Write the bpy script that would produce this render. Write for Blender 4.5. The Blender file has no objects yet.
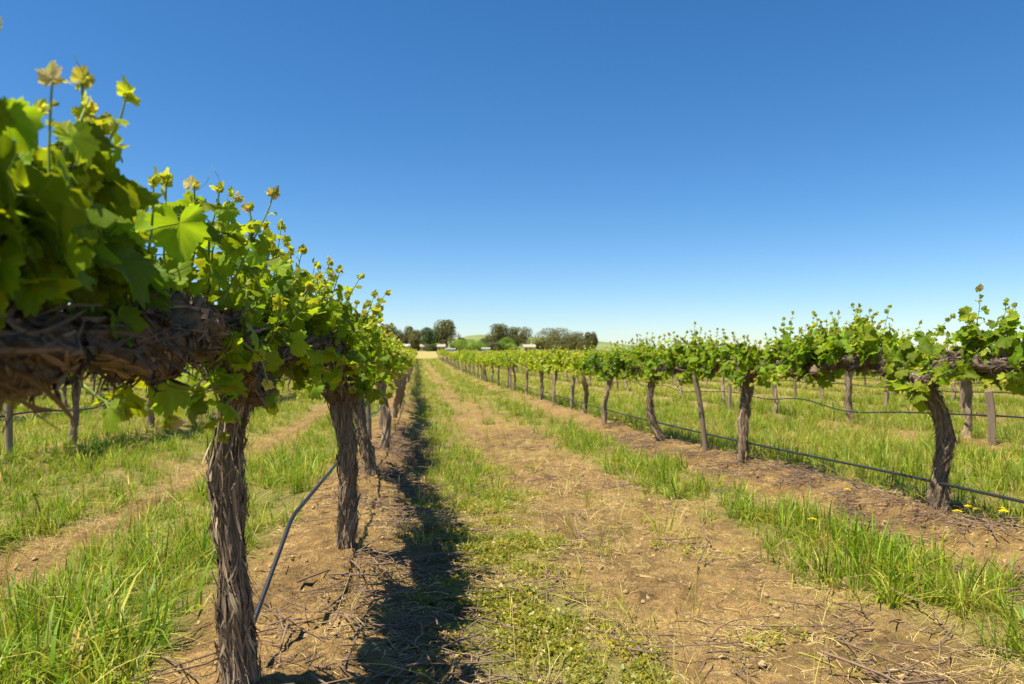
import bpy, math, random
import numpy as np
from mathutils import Vector, Matrix

SC = bpy.context.scene
COL = SC.collection
rng = np.random.default_rng(11)
random.seed(5)
PI = math.pi

# ------------------------------------------------------------------ camera numbers
FPX = 720.0
YAW = math.atan(0.1315)
PITCH = math.atan(12.0 / FPX)
CAM = np.array([0.0, 0.0, 1.0])
cy_, sy_ = math.cos(YAW), math.sin(YAW)


def U(px, py, Z):
    """photo direction -> world point at depth Z (horizontal distance along the view axis)"""
    a = (px - 512.0) / FPX
    b = (354.0 - py) / FPX
    return np.array([Z * (a * cy_ + sy_), Z * (cy_ - a * sy_), CAM[2] + b * Z])


# ------------------------------------------------------------------ noise + terrain
def _h(ix, iy, s):
    n = (ix.astype(np.int64) * 374761393 + iy.astype(np.int64) * 668265263 + s * 974634777) & 0xFFFFFFFF
    n = ((n ^ (n >> 13)) * 1274126177) & 0xFFFFFFFF
    n = n ^ (n >> 16)
    return (n & 0xFFFF) / 65535.0


def vnoise(x, y, s=0):
    x = np.asarray(x, float); y = np.asarray(y, float)
    ix = np.floor(x); iy = np.floor(y)
    fx = x - ix; fy = y - iy
    fx = fx * fx * (3 - 2 * fx); fy = fy * fy * (3 - 2 * fy)
    a = _h(ix, iy, s); b = _h(ix + 1, iy, s); c = _h(ix, iy + 1, s); d = _h(ix + 1, iy + 1, s)
    return (a + (b - a) * fx) * (1 - fy) + (c + (d - c) * fx) * fy


def fbm(x, y, s=0, o=4):
    t = 0; amp = .5; tot = 0
    for i in range(o):
        t = t + vnoise(x * 2 ** i + i * 17.3, y * 2 ** i - i * 9.1, s + i) * amp
        tot += amp; amp *= .5
    return t / tot


PY = np.array([-40, -2, 0, 2, 4.3, 7, 9.3, 12, 18, 27, 38, 50, 80, 112, 150, 200, 300, 450, 900, 6000.])
PZ = np.array([.15, .06, .03, .0, -.07, -.14, -.2, -.25, -.29, -.37, -.42, -.4, -.12, .22, .9, 1.6, 2.1, 2.4, 3.5, 9.])
_yy = np.concatenate([np.arange(-40, 220, .5), np.geomspace(220, 6000, 120)])
_zz = np.interp(_yy, PY, PZ)
_k = np.hanning(9); _k /= _k.sum()
_zs = np.convolve(np.pad(_zz, 4, mode='edge'), _k, 'valid')

ROWX0, ROWD = -0.42, 3.58


def sstep(a, b, x):
    t = np.clip((x - a) / (b - a), 0, 1)
    return t * t * (3 - 2 * t)


def band(x, a, b, s):
    return sstep(a - s, a + s, x) * (1 - sstep(b - s, b + s, x))


def rowdist(x):
    k = np.round((x - ROWX0) / ROWD)
    return x - (ROWX0 + k * ROWD)


def hz(x, y):
    x = np.asarray(x, float); y = np.asarray(y, float)
    z = np.interp(y, _yy, _zs)
    inrow = (1 - sstep(109, 114, y))
    d = rowdist(x)
    z = z + .125 * np.exp(-(d / .38) ** 2) * inrow
    # wheel ruts of the track beyond the left row
    z = z - .05 * band(x, -2.5, -1.7, .15) * inrow + .035 * band(x + .08 * fbm(y * .7, x * 0), -2.02, -1.95, .06) * inrow
    z = z - .02 * band(x, .85, 1.8, .25) * inrow
    near = 1 - sstep(25, 60, y)
    z = z + (fbm(x * 1.7, y * 1.5, 3) - .5) * .07 * near
    z = z + (fbm(x * 7, y * 6, 5) - .5) * .045 * near
    return z


def ground_hit(px, py):
    d = U(px, py, 1.0) - CAM
    lo = None
    for t in np.arange(.8, 140, .04):
        p = CAM + d * t
        if p[2] <= float(hz(p[0], p[1])):
            return p
    return CAM + d * 100


def cover(x, y):
    """(green cover 0..1, straw 0..1, height m) of the ground vegetation"""
    x = np.asarray(x, float); y = np.asarray(y, float)
    n1 = fbm(x * .9, y * .5, 21); n2 = fbm(x * 2.6, y * 2.0, 22); n3 = fbm(x * .35, y * .3, 23)
    xw = x + (n1 - .5) * .55
    far = sstep(9, 26, y)
    g = np.zeros_like(x); h = np.full_like(x, .12); dry = np.zeros_like(x)
    # main alley
    m = (x > ROWX0) & (x < ROWX0 + ROWD)
    s1 = band(xw, .16, .68 + .05 * far, .20) * (.34 + .15 * far + 1.1 * sstep(.25, .7, n2)) * (1 - .1 * far)
    s1b = band(xw, -.12, .16, .15) * (.16 + .5 * far) * n2 * 1.6
    s2 = band(xw, 1.86 - .35 * far, 2.5 + .15 * far, .30) * (.25 + 1.25 * sstep(.25, .65, n2))
    mid = band(xw, .7, 1.85, .2) * (.16 + .5 * far) * sstep(.40, .68, n2)
    gm = np.maximum(np.maximum(s1, s1b), np.maximum(s2, mid)) + .05 * far + .5 * far * np.exp(-(rowdist(x) / .4) ** 2) * n2 * 1.6
    hm = np.where(xw < 1.2, .045 + .09 * sstep(3.2, 7, y), .10 + .10 * n2)
    dm = .25 + .5 * band(xw, .55, 2.0, .2) * n2
    g = np.where(m, gm, g); h = np.where(m, hm, h); dry = np.where(m, dm, dry)
    # alley to the left
    l = (x <= ROWX0) & (x > ROWX0 - ROWD)
    bare = band(xw, -2.38, -1.80, .20)
    edge = sstep(-.66, -.92, xw)
    gl = (1 - .93 * bare) * edge * (.42 + 1.0 * n2) * (1 - .45 * sstep(-3.55, -3.9, x))
    g = np.where(l, gl, g); h = np.where(l, .08 + .14 * n2, h); dry = np.where(l, .15 + .75 * band(xw, -2.9, -1.4, .35) * n1, dry)
    # everything else
    o = ~(m | l)
    d = np.abs(rowdist(x))
    go = (.50 + .45 * sstep(.2, .5, d)) * (.45 + .9 * n2) * sstep(.26, .40, n1 * .6 + n2 * .4)
    g = np.where(o, go, g); h = np.where(o, .09 + .15 * n2, h); dry = np.where(o, .25 + .7 * sstep(.45, .65, n3), dry)
    out = sstep(110, 116, y)
    g = g * (1 - out) + out * .95
    dry = dry * (1 - out) + out * .95
    return np.clip(g, 0, 1), np.clip(dry, 0, 1), h


# ------------------------------------------------------------------ mesh accumulator
class MB:
    def __init__(s):
        s.v = []; s.n = 0; s.f = []; s.t = []; s.r = []; s.l = []

    def add(s, V, faces, mat=0, tint=0., rnd=.5, luv=None):
        V = np.asarray(V, np.float32).reshape(-1, 3)
        N = len(V)
        for F in faces:
            F = np.asarray(F, np.int64)
            if len(F):
                s.f.append((F + s.n, mat))
        s.v.append(V); s.n += N
        s.t.append(np.broadcast_to(np.asarray(tint, np.float32), (N,)))
        s.r.append(np.broadcast_to(np.asarray(rnd, np.float32), (N,)))
        s.l.append(np.zeros((N, 3), np.float32) if luv is None else np.asarray(luv, np.float32).reshape(-1, 3))

    def mesh(s, name, mats, smooth=True, attrs=True):
        me = bpy.data.meshes.new(name)
        V = np.concatenate(s.v)
        me.vertices.add(len(V)); me.vertices.foreach_set('co', V.ravel())
        tot = sum(F.size for F, _ in s.f); nf = sum(len(F) for F, _ in s.f)
        me.loops.add(tot); me.polygons.add(nf)
        me.loops.foreach_set('vertex_index', np.concatenate([F.ravel() for F, _ in s.f]).astype(np.int32))
        cnt = np.concatenate([np.full(len(F), F.shape[1]) for F, _ in s.f])
        st = np.concatenate([[0], np.cumsum(cnt)[:-1]])
        me.polygons.foreach_set('loop_start', st.astype(np.int32))
        me.polygons.foreach_set('material_index', np.concatenate([np.full(len(F), m) for F, m in s.f]).astype(np.int32))
        me.polygons.foreach_set('use_smooth', np.full(nf, smooth))
        for m in mats:
            me.materials.append(m)
        if attrs:
            a = me.attributes.new('tint', 'FLOAT', 'POINT'); a.data.foreach_set('value', np.concatenate(s.t))
            a = me.attributes.new('rnd', 'FLOAT', 'POINT'); a.data.foreach_set('value', np.concatenate(s.r))
            a = me.attributes.new('luv', 'FLOAT_VECTOR', 'POINT'); a.data.foreach_set('vector', np.concatenate(s.l).ravel())
        me.update(calc_edges=True)
        return me

    def build(s, name, mats, parent=None, loc=(0, 0, 0), smooth=True, attrs=True):
        return obj(name, s.mesh(name, mats, smooth, attrs), parent, loc)


def obj(name, me, parent=None, loc=(0, 0, 0)):
    o = bpy.data.objects.new(name, me)
    COL.objects.link(o)
    o.location = loc
    if parent is not None:
        o.parent = parent
    return o


def tag(o, label=None, cat=None, group=None, kind=None):
    if label: o['label'] = label
    if cat: o['category'] = cat
    if group: o['group'] = group
    if kind: o['kind'] = kind
    return o


def empty(name, loc, label, cat, group=None):
    e = obj(name, None, None, loc)
    e.empty_display_size = .1
    return tag(e, label, cat, group)


def nrm(v):
    v = np.asarray(v, float)
    return v / np.maximum(np.linalg.norm(v, axis=-1, keepdims=True), 1e-9)


def smooth_path(P, n):
    """Catmull-Rom resample"""
    P = np.asarray(P, float)
    if len(P) == 2:
        t = np.linspace(0, 1, n)[:, None]
        return P[0] * (1 - t) + P[1] * t
    Q = np.vstack([2 * P[0] - P[1], P, 2 * P[-1] - P[-2]])
    m = len(P) - 1
    out = []
    for u in np.linspace(0, m - 1e-6, n):
        i = int(u); t = u - i
        a, b, c, d = Q[i], Q[i + 1], Q[i + 2], Q[i + 3]
        out.append(.5 * ((2 * b) + (-a + c) * t + (2 * a - 5 * b + 4 * c - d) * t * t + (-a + 3 * b - 3 * c + d) * t ** 3))
    return np.array(out)


def frames(P):
    T = nrm(np.gradient(P, axis=0))
    ref = np.array([1., 0, 0]) if abs(T[0][0]) < .8 else np.array([0, 1., 0])
    X = []
    x = ref
    for t in T:
        x = x - t * np.dot(x, t); x = x / np.linalg.norm(x); X.append(x)
    X = np.array(X)
    return T, X, np.cross(T, X)


def tube(mb, P, R, M, mat=0, disp=None, tint=0., rnd=.5, cap=True):
    P = np.asarray(P, float); n = len(P)
    R = np.broadcast_to(np.asarray(R, float), (n,))
    T, X, Y = frames(P)
    L = np.concatenate([[0], np.cumsum(np.linalg.norm(np.diff(P, axis=0), axis=1))])
    ph = np.linspace(0, 2 * PI, M, endpoint=False)
    PH, H = np.meshgrid(ph, L)
    rad = R[:, None] * np.ones((1, M))
    if disp is not None:
        rad = rad * (1 + disp(PH, H))
    V = P[:, None, :] + rad[..., None] * (np.cos(PH)[..., None] * X[:, None, :] + np.sin(PH)[..., None] * Y[:, None, :])
    tw_ = getattr(disp, 'tw', 0.)
    luv = np.stack([np.cos(PH + tw_ * H) * R[:, None], np.sin(PH + tw_ * H) * R[:, None], H], -1)
    i, j = np.meshgrid(np.arange(n - 1), np.arange(M), indexing='ij')
    a = i * M + j; b = i * M + (j + 1) % M
    F = np.stack([a, b, b + M, a + M], -1).reshape(-1, 4)
    fs = [F]
    Vv = V.reshape(-1, 3); lu = luv.reshape(-1, 3)
    if cap:
        Vv = np.vstack([Vv, P[-1] + T[-1] * R[-1] * .25, P[0]])
        lu = np.vstack([lu, [0, 0, L[-1]], [0, 0, 0]])
        c = n * M
        jj = np.arange(M)
        fs.append(np.stack([(n - 1) * M + jj, (n - 1) * M + (jj + 1) % M, np.full(M, c)], -1))
        fs.append(np.stack([(jj + 1) % M, jj, np.full(M, c + 1)], -1))
    mb.add(Vv, fs, mat, tint, rnd, lu)
    return dict(P=P, T=T, X=X, Y=Y, L=L, R=R)


def sticks(mb, A, B, ra, rb, mat, tint=0., rnd=.5):
    A = np.asarray(A, float).reshape(-1, 3); B = np.asarray(B, float).reshape(-1, 3)
    n = len(A)
    if n == 0: return
    ra = np.broadcast_to(ra, (n,)); rb = np.broadcast_to(rb, (n,))
    d = nrm(B - A)
    ref = np.where(np.abs(d[:, 2:3]) > .9, np.array([[1., 0, 0]]), np.array([[0, 0, 1.]]))
    x = nrm(np.cross(d, ref)); y = np.cross(d, x)
    V = []
    for k in range(4):
        c, s = math.cos(k * PI / 2), math.sin(k * PI / 2)
        V.append(A + ra[:, None] * (c * x + s * y))
    for k in range(4):
        c, s = math.cos(k * PI / 2), math.sin(k * PI / 2)
        V.append(B + rb[:, None] * (c * x + s * y))
    V = np.stack(V, 1).reshape(-1, 3)
    base = (np.arange(n) * 8)[:, None]
    F = np.concatenate([base + np.array([k, (k + 1) % 4, 4 + (k + 1) % 4, 4 + k]) for k in range(4)])
    t = np.repeat(np.broadcast_to(np.asarray(tint, float), (n,)), 8)
    mb.add(V, [F], mat, t, rnd)


# ------------------------------------------------------------------ node helpers
def mat(name):
    m = bpy.data.materials.new(name); m.use_nodes = True
    nt = m.node_tree; nt.nodes.clear()
    out = nt.nodes.new('ShaderNodeOutputMaterial')
    return m, nt, out


class NT:
    def __init__(s, nt): s.nt = nt

    def n(s, typ, **kw):
        nd = s.nt.nodes.new(typ)
        for k, v in kw.items():
            setattr(nd, k, v)
        return nd

    def set(s, sock, v):
        if hasattr(v, 'is_output') or isinstance(v, bpy.types.NodeSocket):
            s.nt.links.new(v, sock)
        else:
            sock.default_value = v

    def math(s, op, a, b=0., c=None, clamp=False):
        nd = s.n('ShaderNodeMath', operation=op); nd.use_clamp = clamp
        s.set(nd.inputs[0], a); s.set(nd.inputs[1], b)
        if c is not None: s.set(nd.inputs[2], c)
        return nd.outputs[0]

    def mix(s, f, a, b, blend='MIX'):
        nd = s.n('ShaderNodeMix', data_type='RGBA', blend_type=blend)
        s.set(nd.inputs[0], f)
        s.set(nd.inputs[6], a if not isinstance(a, tuple) else (*a, 1) if len(a) == 3 else a)
        s.set(nd.inputs[7], b if not isinstance(b, tuple) else (*b, 1) if len(b) == 3 else b)
        return nd.outputs[2]

    def noise(s, vec, scale, detail=4, rough=.55, dist=0.):
        nd = s.n('ShaderNodeTexNoise')
        s.set(nd.inputs['Vector'], vec)
        nd.inputs['Scale'].default_value = scale; nd.inputs['Detail'].default_value = detail
        nd.inputs['Roughness'].default_value = rough; nd.inputs['Distortion'].default_value = dist
        return nd.outputs['Fac']

    def ramp(s, f, stops):
        nd = s.n('ShaderNodeValToRGB')
        cr = nd.color_ramp
        while len(cr.elements) < len(stops): cr.elements.new(.5)
        for e, (p, c) in zip(cr.elements, stops):
            e.position = p
            e.color = (*c, 1) if not isinstance(c, float) else (c, c, c, 1)
        s.set(nd.inputs[0], f)
        return nd.outputs[0]

    def attr(s, name):
        nd = s.n('ShaderNodeAttribute'); nd.attribute_name = name
        return nd

    def scale(s, vec, xyz):
        nd = s.n('ShaderNodeVectorMath', operation='MULTIPLY')
        s.set(nd.inputs[0], vec); nd.inputs[1].default_value = xyz
        return nd.outputs[0]

    def principled(s, col, rough=.7, spec=.3, normal=None):
        nd = s.n('ShaderNodeBsdfPrincipled')
        s.set(nd.inputs['Base Color'], (*col, 1) if isinstance(col, tuple) and len(col) == 3 else col)
        s.set(nd.inputs['Roughness'], rough)
        nd.inputs['Specular IOR Level'].default_value = spec
        if normal is not None: s.set(nd.inputs['Normal'], normal)
        return nd

    def bump(s, h, strength=.5, dist=.01):
        nd = s.n('ShaderNodeBump'); nd.inputs['Strength'].default_value = strength; nd.inputs['Distance'].default_value = dist
        s.set(nd.inputs['Height'], h)
        return nd.outputs[0]


def leafy(name, stops, trans_gain, trans=.42, veins=False, rough=.45, spec=.4, use_rand=True, attr='tint'):
    """leaf / blade material: colour from the age of the leaf, light passing through"""
    m, nt, out = mat(name); N = NT(nt)
    t = N.attr(attr).outputs['Fac']
    r = N.attr('rnd').outputs['Fac']
    if use_rand:
        oi = N.n('ShaderNodeObjectInfo').outputs['Random']
        t = N.math('ADD', t, N.math('MULTIPLY', N.math('SUBTRACT', oi, .5), .42))
    col = N.ramp(t, stops)
    hsv = N.n('ShaderNodeHueSaturation')
    N.set(hsv.inputs['Hue'], N.math('ADD', .485, N.math('MULTIPLY', r, .03)))
    N.set(hsv.inputs['Value'], N.math('ADD', .6, N.math('MULTIPLY', r, .8)))
    N.set(hsv.inputs['Color'], col); col = hsv.outputs[0]
    nrmv = None
    if veins:
        uv = N.attr('luv').outputs['Vector']
        sep = N.n('ShaderNodeSeparateXYZ'); N.set(sep.inputs[0], uv)
        ux, uy = N.math('ABSOLUTE', sep.outputs[0]), sep.outputs[1]
        best = None
        for ang in (0., 50., 108.):
            sx, cx = math.sin(math.radians(ang)), math.cos(math.radians(ang))
            cr = N.math('ABSOLUTE', N.math('SUBTRACT', N.math('MULTIPLY', ux, cx), N.math('MULTIPLY', uy, sx)))
            dt = N.math('ADD', N.math('MULTIPLY', ux, sx), N.math('MULTIPLY', uy, cx))
            cr = N.math('ADD', cr, N.math('MULTIPLY', N.math('LESS_THAN', dt, 0.), 1.))
            best = cr if best is None else N.math('MINIMUM', best, cr)
        v = N.math('SUBTRACT', 1., N.math('MULTIPLY', best, 34.), clamp=True)
        # side veins
        w = N.n('ShaderNodeTexNoise'); N.set(w.inputs['Vector'], uv); w.inputs['Scale'].default_value = 7.; w.inputs['Detail'].default_value = 3.
        col = N.mix(N.math('MULTIPLY', v, .55), col, (.20, .27, .07))
        col = N.mix(N.math('MULTIPLY', w.outputs['Fac'], .35), col, (.03, .07, .008))
        nrmv = N.bump(N.math('ADD', N.math('MULTIPLY', v, -.6), w.outputs['Fac']), .35, .004)
    p = N.principled(col, rough, spec, nrmv)
    tr = N.n('ShaderNodeBsdfTranslucent')
    N.set(tr.inputs['Color'], N.mix(1., col, (*trans_gain, 1), 'MULTIPLY'))
    ms = N.n('ShaderNodeMixShader'); ms.inputs[0].default_value = trans
    nt.links.new(p.outputs[0], ms.inputs[1]); nt.links.new(tr.outputs[0], ms.inputs[2])
    nt.links.new(ms.outputs[0], out.inputs[0])
    return m


VINE_STOPS = [(0., (.085, .155, .008)), (.3, (.205, .295, .012)), (.55, (.34, .385, .020)), (.84, (.42, .41, .07)), (1., (.52, .37, .25))]
M_LEAF = leafy('vine_leaf', VINE_STOPS, (2.2, 1.9, .8), .45, True, .55, .14, use_rand=False)
M_LEAF_FAR = leafy('vine_leaf_plain', VINE_STOPS, (2.2, 1.9, .8), .45, False, .5, .28)
M_GRASS = leafy('grass_blade', [(0., (.11, .19, .010)), (.35, (.20, .285, .014)), (.6, (.33, .34, .03)), (.8, (.52, .41, .11)), (1., (.62, .49, .22))],
                (1.7, 1.6, 1.1), .38, False, .5, .3)
M_CLOVER = leafy('clover_leaf', [(0., (.10, .145, .008)), (.5, (.22, .235, .012)), (1., (.38, .31, .035))], (1.7, 1.6, 1.), .35, False)


def bark_mat(name, dark, light, sc=1.):
    m, nt, out = mat(name); N = NT(nt)
    uv = N.attr('luv').outputs['Vector']
    st = N.scale(uv, (130 * sc, 130 * sc, 9 * sc))
    f1 = N.noise(st, 1., 6, .65, .6)
    f2 = N.noise(N.scale(uv, (230 * sc, 230 * sc, 16 * sc)), 1., 3, .6)
    f3 = N.noise(N.scale(uv, (9, 9, 6)), 1., 3)
    r = N.attr('rnd').outputs['Fac']
    h = N.math('ADD', N.math('MULTIPLY', f1, .7), N.math('MULTIPLY', f2, .3))
    col = N.ramp(h, [(.3, dark), (.47, tuple(.5 * (a + b) for a, b in zip(dark, light))), (.62, light), (.8, tuple(min(1, a * 1.35) for a in light))])
    col = N.mix(N.ramp(f3, [(.40, 0.), (.62, .75)]), col, tuple(a * .30 for a in light), 'MIX')
    hsv = N.n('ShaderNodeHueSaturation'); N.set(hsv.inputs['Color'], col)
    N.set(hsv.inputs['Value'], N.math('ADD', .55, N.math('MULTIPLY', r, .85)))
    p = N.principled(hsv.outputs[0], .88, .15, N.bump(h, 1., .009))
    nt.links.new(p.outputs[0], out.inputs[0])
    return m


M_BARK = bark_mat('vine_bark', (.060, .039, .024), (.50, .365, .24))
M_CORDON = bark_mat('cordon_bark', (.034, .023, .014), (.31, .225, .15))
M_GUMBARK = bark_mat('gum_bark', (.2, .17, .14), (.5, .45, .38), .05)


def simple_mat(name, col, rough=.6, spec=.3, nscale=None, var=.3, streak=None):
    m, nt, out = mat(name); N = NT(nt)
    tc = N.n('ShaderNodeTexCoord').outputs['Object']
    if streak: tc = N.scale(tc, streak)
    f = N.noise(tc, nscale or 8., 5, .6)
    oi = N.n('ShaderNodeObjectInfo').outputs['Random']
    c = N.mix(f, tuple(a * (1 - var) for a in col), tuple(min(1, a * (1 + var)) for a in col))
    hsv = N.n('ShaderNodeHueSaturation'); N.set(hsv.inputs['Color'], c)
    N.set(hsv.inputs['Value'], N.math('ADD', .82, N.math('MULTIPLY', oi, .36)))
    p = N.principled(hsv.outputs[0], rough, spec, N.bump(f, .3, .004))
    nt.links.new(p.outputs[0], out.inputs[0])
    return m


M_STEM = simple_mat('green_stem', (.17, .24, .05), .5, .35, 30, .3)
M_CANE = simple_mat('brown_cane', (.20, .11, .055), .7, .2, 40, .35)
M_BUD = simple_mat('flower_bud', (.07, .11, .02), .6, .2, 30, .3)
M_PIPE = simple_mat('black_pipe', (.022, .024, .028), .42, .5, 20, .25)
M_POST = simple_mat('weathered_post', (.25, .185, .13), .9, .1, 1.3, .7, (90, 90, 4))
M_TWIG = simple_mat('dead_twig', (.20, .135, .09), .85, .15, 25, .4)
M_STRAW = simple_mat('dry_straw', (.60, .45, .20), .8, .2, 25, .3)
M_CLOD = simple_mat('soil_clod', (.36, .245, .12), .95, .1, 30, .3)
M_YELLOW = simple_mat('yellow_petal', (.75, .60, .01), .6, .2, 60, .15)
M_WHITE = simple_mat('white_cladding', (.33, .33, .33), .6, .3, 2, .08)
M_CREAM = simple_mat('cream_wall', (.46, .38, .23), .7, .2, 2, .1)
M_GREYWALL = simple_mat('grey_steel', (.34, .38, .41), .5, .4, 2, .1)
M_TILE = simple_mat('pale_roof', (.36, .31, .23), .6, .3, 2, .12)
M_DARKWIN = simple_mat('dark_glass', (.03, .035, .04), .15, .5, 2, .1)


def ground_mat():
    m, nt, out = mat('soil'); N = NT(nt)
    pos = N.n('ShaderNodeTexCoord').outputs['Object']
    g = N.attr('green').outputs['Fac']; dry = N.attr('dry').outputs['Fac']
    a = N.noise(pos, 1.6, 5, .6); b = N.noise(pos, 9., 6, .7); c = N.noise(pos, 55., 4, .7)
    fib = N.noise(N.scale(pos, (14, 70, 30)), 1., 3, .6, 1.5)
    fib2 = N.noise(N.scale(pos, (70, 16, 30)), 1., 3, .6, 1.5)
    soil = N.ramp(N.math('ADD', N.math('MULTIPLY', a, .45), N.math('MULTIPLY', b, .55)),
                  [(.37, (.10, .058, .021)), (.46, (.265, .163, .058)), (.555, (.40, .25, .088)), (.69, (.53, .362, .145))])
    soil = N.mix(N.math('MULTIPLY', N.math('SUBTRACT', c, .42, clamp=True), 1.6), soil, (.17, .11, .06))
    straw = N.ramp(N.math('MAXIMUM', fib, fib2), [(.52, 0.), (.66, 1.)])
    soil = N.mix(N.math('MULTIPLY', straw, N.math('ADD', .10, N.math('MULTIPLY', dry, .4))), soil, (.52, .40, .19))
    pat = N.ramp(N.noise(pos, 3.2, 5, .65), [(.50, 0.), (.63, .75)])
    soil = N.mix(N.math('MULTIPLY', pat, N.math('ADD', .35, N.math('MULTIPLY', fib2, .8))), soil, (.14, .085, .035))
    thatch = N.mix(b, (.10, .125, .022), (.235, .24, .06))
    thatch = N.mix(N.math('MULTIPLY', dry, a), thatch, (.56, .45, .17))
    gm = N.math('MULTIPLY', N.math('SUBTRACT', N.math('MULTIPLY', g, 1.25), .06, clamp=True), N.math('ADD', .15, N.math('MULTIPLY', b, 1.7)), clamp=True)
    gm = N.math('MULTIPLY', gm, .75)
    col = N.mix(gm, soil, thatch)
    h = N.math('ADD', N.math('MULTIPLY', b, .6), N.math('ADD', N.math('MULTIPLY', c, .35), N.math('MULTIPLY', straw, .15)))
    p = N.principled(col, .95, .1, N.bump(h, 1., .045))
    nt.links.new(p.outputs[0], out.inputs[0])
    return m


# ------------------------------------------------------------------ ground sheet
def gridlines(a, b, fine_a, fine_b, step, ratio=1.12):
    mid = np.arange(fine_a, fine_b, step)
    up = [fine_b]; s = step
    while up[-1] < b:
        s *= ratio; up.append(up[-1] + s)
    dn = [fine_a]; s = step
    while dn[-1] > a:
        s *= ratio; dn.append(dn[-1] - s)
    return np.concatenate([np.array(dn[1:])[::-1], mid, np.array(up)])


gx = gridlines(-3000, 3000, -4.5, 5.0, .028, 1.09)
gy = gridlines(-40, 6000, .6, 7.0, .028, 1.035)
GX, GY = np.meshgrid(gx, gy)
GZ = hz(GX, GY)
nearm = (1 - sstep(9, 14, GY)) * (1 - sstep(7, 10, np.abs(GX)))
gcov, gdry, _ = cover(GX, GY)
GZ = GZ + nearm * ((fbm(GX * 20, GY * 20, 41, 3) - .5) * .050 * (1.1 - gcov) + (fbm(GX * 3.5, GY * 7, 44, 3) - .5) * .035)
nx_, ny_ = len(gx), len(gy)
i, j = np.meshgrid(np.arange(ny_ - 1), np.arange(nx_ - 1), indexing='ij')
a = i * nx_ + j
mb = MB()
mb.add(np.stack([GX, GY, GZ], -1), [np.stack([a, a + 1, a + 1 + nx_, a + nx_], -1).reshape(-1, 4)])
gme = mb.mesh('ground', [ground_mat()], True, False)
at = gme.attributes.new('green', 'FLOAT', 'POINT'); at.data.foreach_set('value', gcov.ravel().astype(np.float32))
at = gme.attributes.new('dry', 'FLOAT', 'POINT'); at.data.foreach_set('value', gdry.ravel().astype(np.float32))
tag(obj('ground', gme), 'sandy vineyard ground with dirt track and grassed strips', 'ground', kind='structure')

# ------------------------------------------------------------------ leaves
LOBE = np.array([(0, 1.0), (12, .86), (26, .70), (38, .80), (52, .90), (64, .80), (80, .64), (95, .69), (110, .72), (130, .62), (150, .52), (168, .30)], float)


def leaf_template(nout, teeth, seed, rings=2):
    r_ = np.random.default_rng(seed)
    ph = np.radians(np.linspace(-168, 168, nout))
    lob = LOBE.copy()
    lob[:, 1] *= 1 + r_.normal(0, .05, len(lob))
    R = np.interp(np.abs(np.degrees(ph)), lob[:, 0], lob[:, 1])
    R = R * (1 + teeth * (np.arange(nout) % 2 * 2 - 1))
    fold = r_.uniform(-.05, .55); cup = r_.uniform(-.45, .25); wv = r_.uniform(.05, .16); p1 = r_.uniform(0, 6); tipd = r_.uniform(-.1, .65)
    asym = r_.normal(0, .06)

    def pt(ph, r):
        x = np.sin(ph) * r * (1 + asym * np.sign(ph)); y = np.cos(ph) * r
        z = fold * np.abs(x) + cup * r * r + wv * np.sin(4 * ph + p1) * r + .07 * np.cos(ph * 6.9) * r + .05 * np.sin(ph * 11 + p1 * 2) * r * r - tipd * np.maximum(y, 0) ** 2
        return np.stack([x, y, z], -1)
    V = [np.zeros((1, 3))]
    if rings == 2:
        V.append(pt(ph, R * (.55 + .05 * np.cos(ph * 3))))
    V.append(pt(ph, R))
    V = np.vstack(V)
    k = np.arange(nout - 1)
    F3 = np.stack([np.zeros(nout - 1, int), k + 2, k + 1], -1)
    fs = [F3]
    if rings == 2:
        fs.append(np.stack([1 + k, 2 + k, 2 + k + nout, 1 + k + nout], -1))
    luv = V.copy(); luv[:, 2] = 0
    return V, fs, luv


LT0 = [leaf_template(41, .085, 100 + s) for s in range(14)]
LT1 = [leaf_template(17, .0, 200 + s, 1) for s in range(6)]
LT2 = [leaf_template(7, .0, 300 + s, 1) for s in range(5)]


def put_leaves(mb, leaves, T, mat, r_):
    """leaves: list of (pos, tipdir, normal, size, tint)"""
    if not leaves: return
    p = np.array([l[0] for l in leaves]); d = nrm(np.array([l[1] for l in leaves])); n = np.array([l[2] for l in leaves])
    s = np.array([l[3] for l in leaves]); t = np.array([l[4] for l in leaves])
    n = n - d * np.sum(n * d, 1, keepdims=True); n = nrm(n)
    x = np.cross(d, n)
    k = r_.integers(0, len(T), len(p))
    rn = r_.uniform(0, 1, len(p))
    for q in range(len(T)):
        sel = np.where(k == q)[0]
        if len(sel) == 0: continue
        TV, TF, TL = T[q]
        V = p[sel][:, None, :] + s[sel][:, None, None] * (TV[None, :, 0:1] * x[sel][:, None, :] + TV[None, :, 1:2] * d[sel][:, None, :] + TV[None, :, 2:3] * n[sel][:, None, :])
        nv = len(TV)
        off = (np.arange(len(sel)) * nv)[:, None, None]
        fs = [(F[None] + off).reshape(-1, F.shape[1]) for F in TF]
        mb.add(V.reshape(-1, 3), fs, mat, np.repeat(t[sel], nv), np.repeat(rn[sel], nv), np.tile(TL, (len(sel), 1)))


SUNV = nrm(np.array([-.43, -.15, 1.0]))


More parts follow.
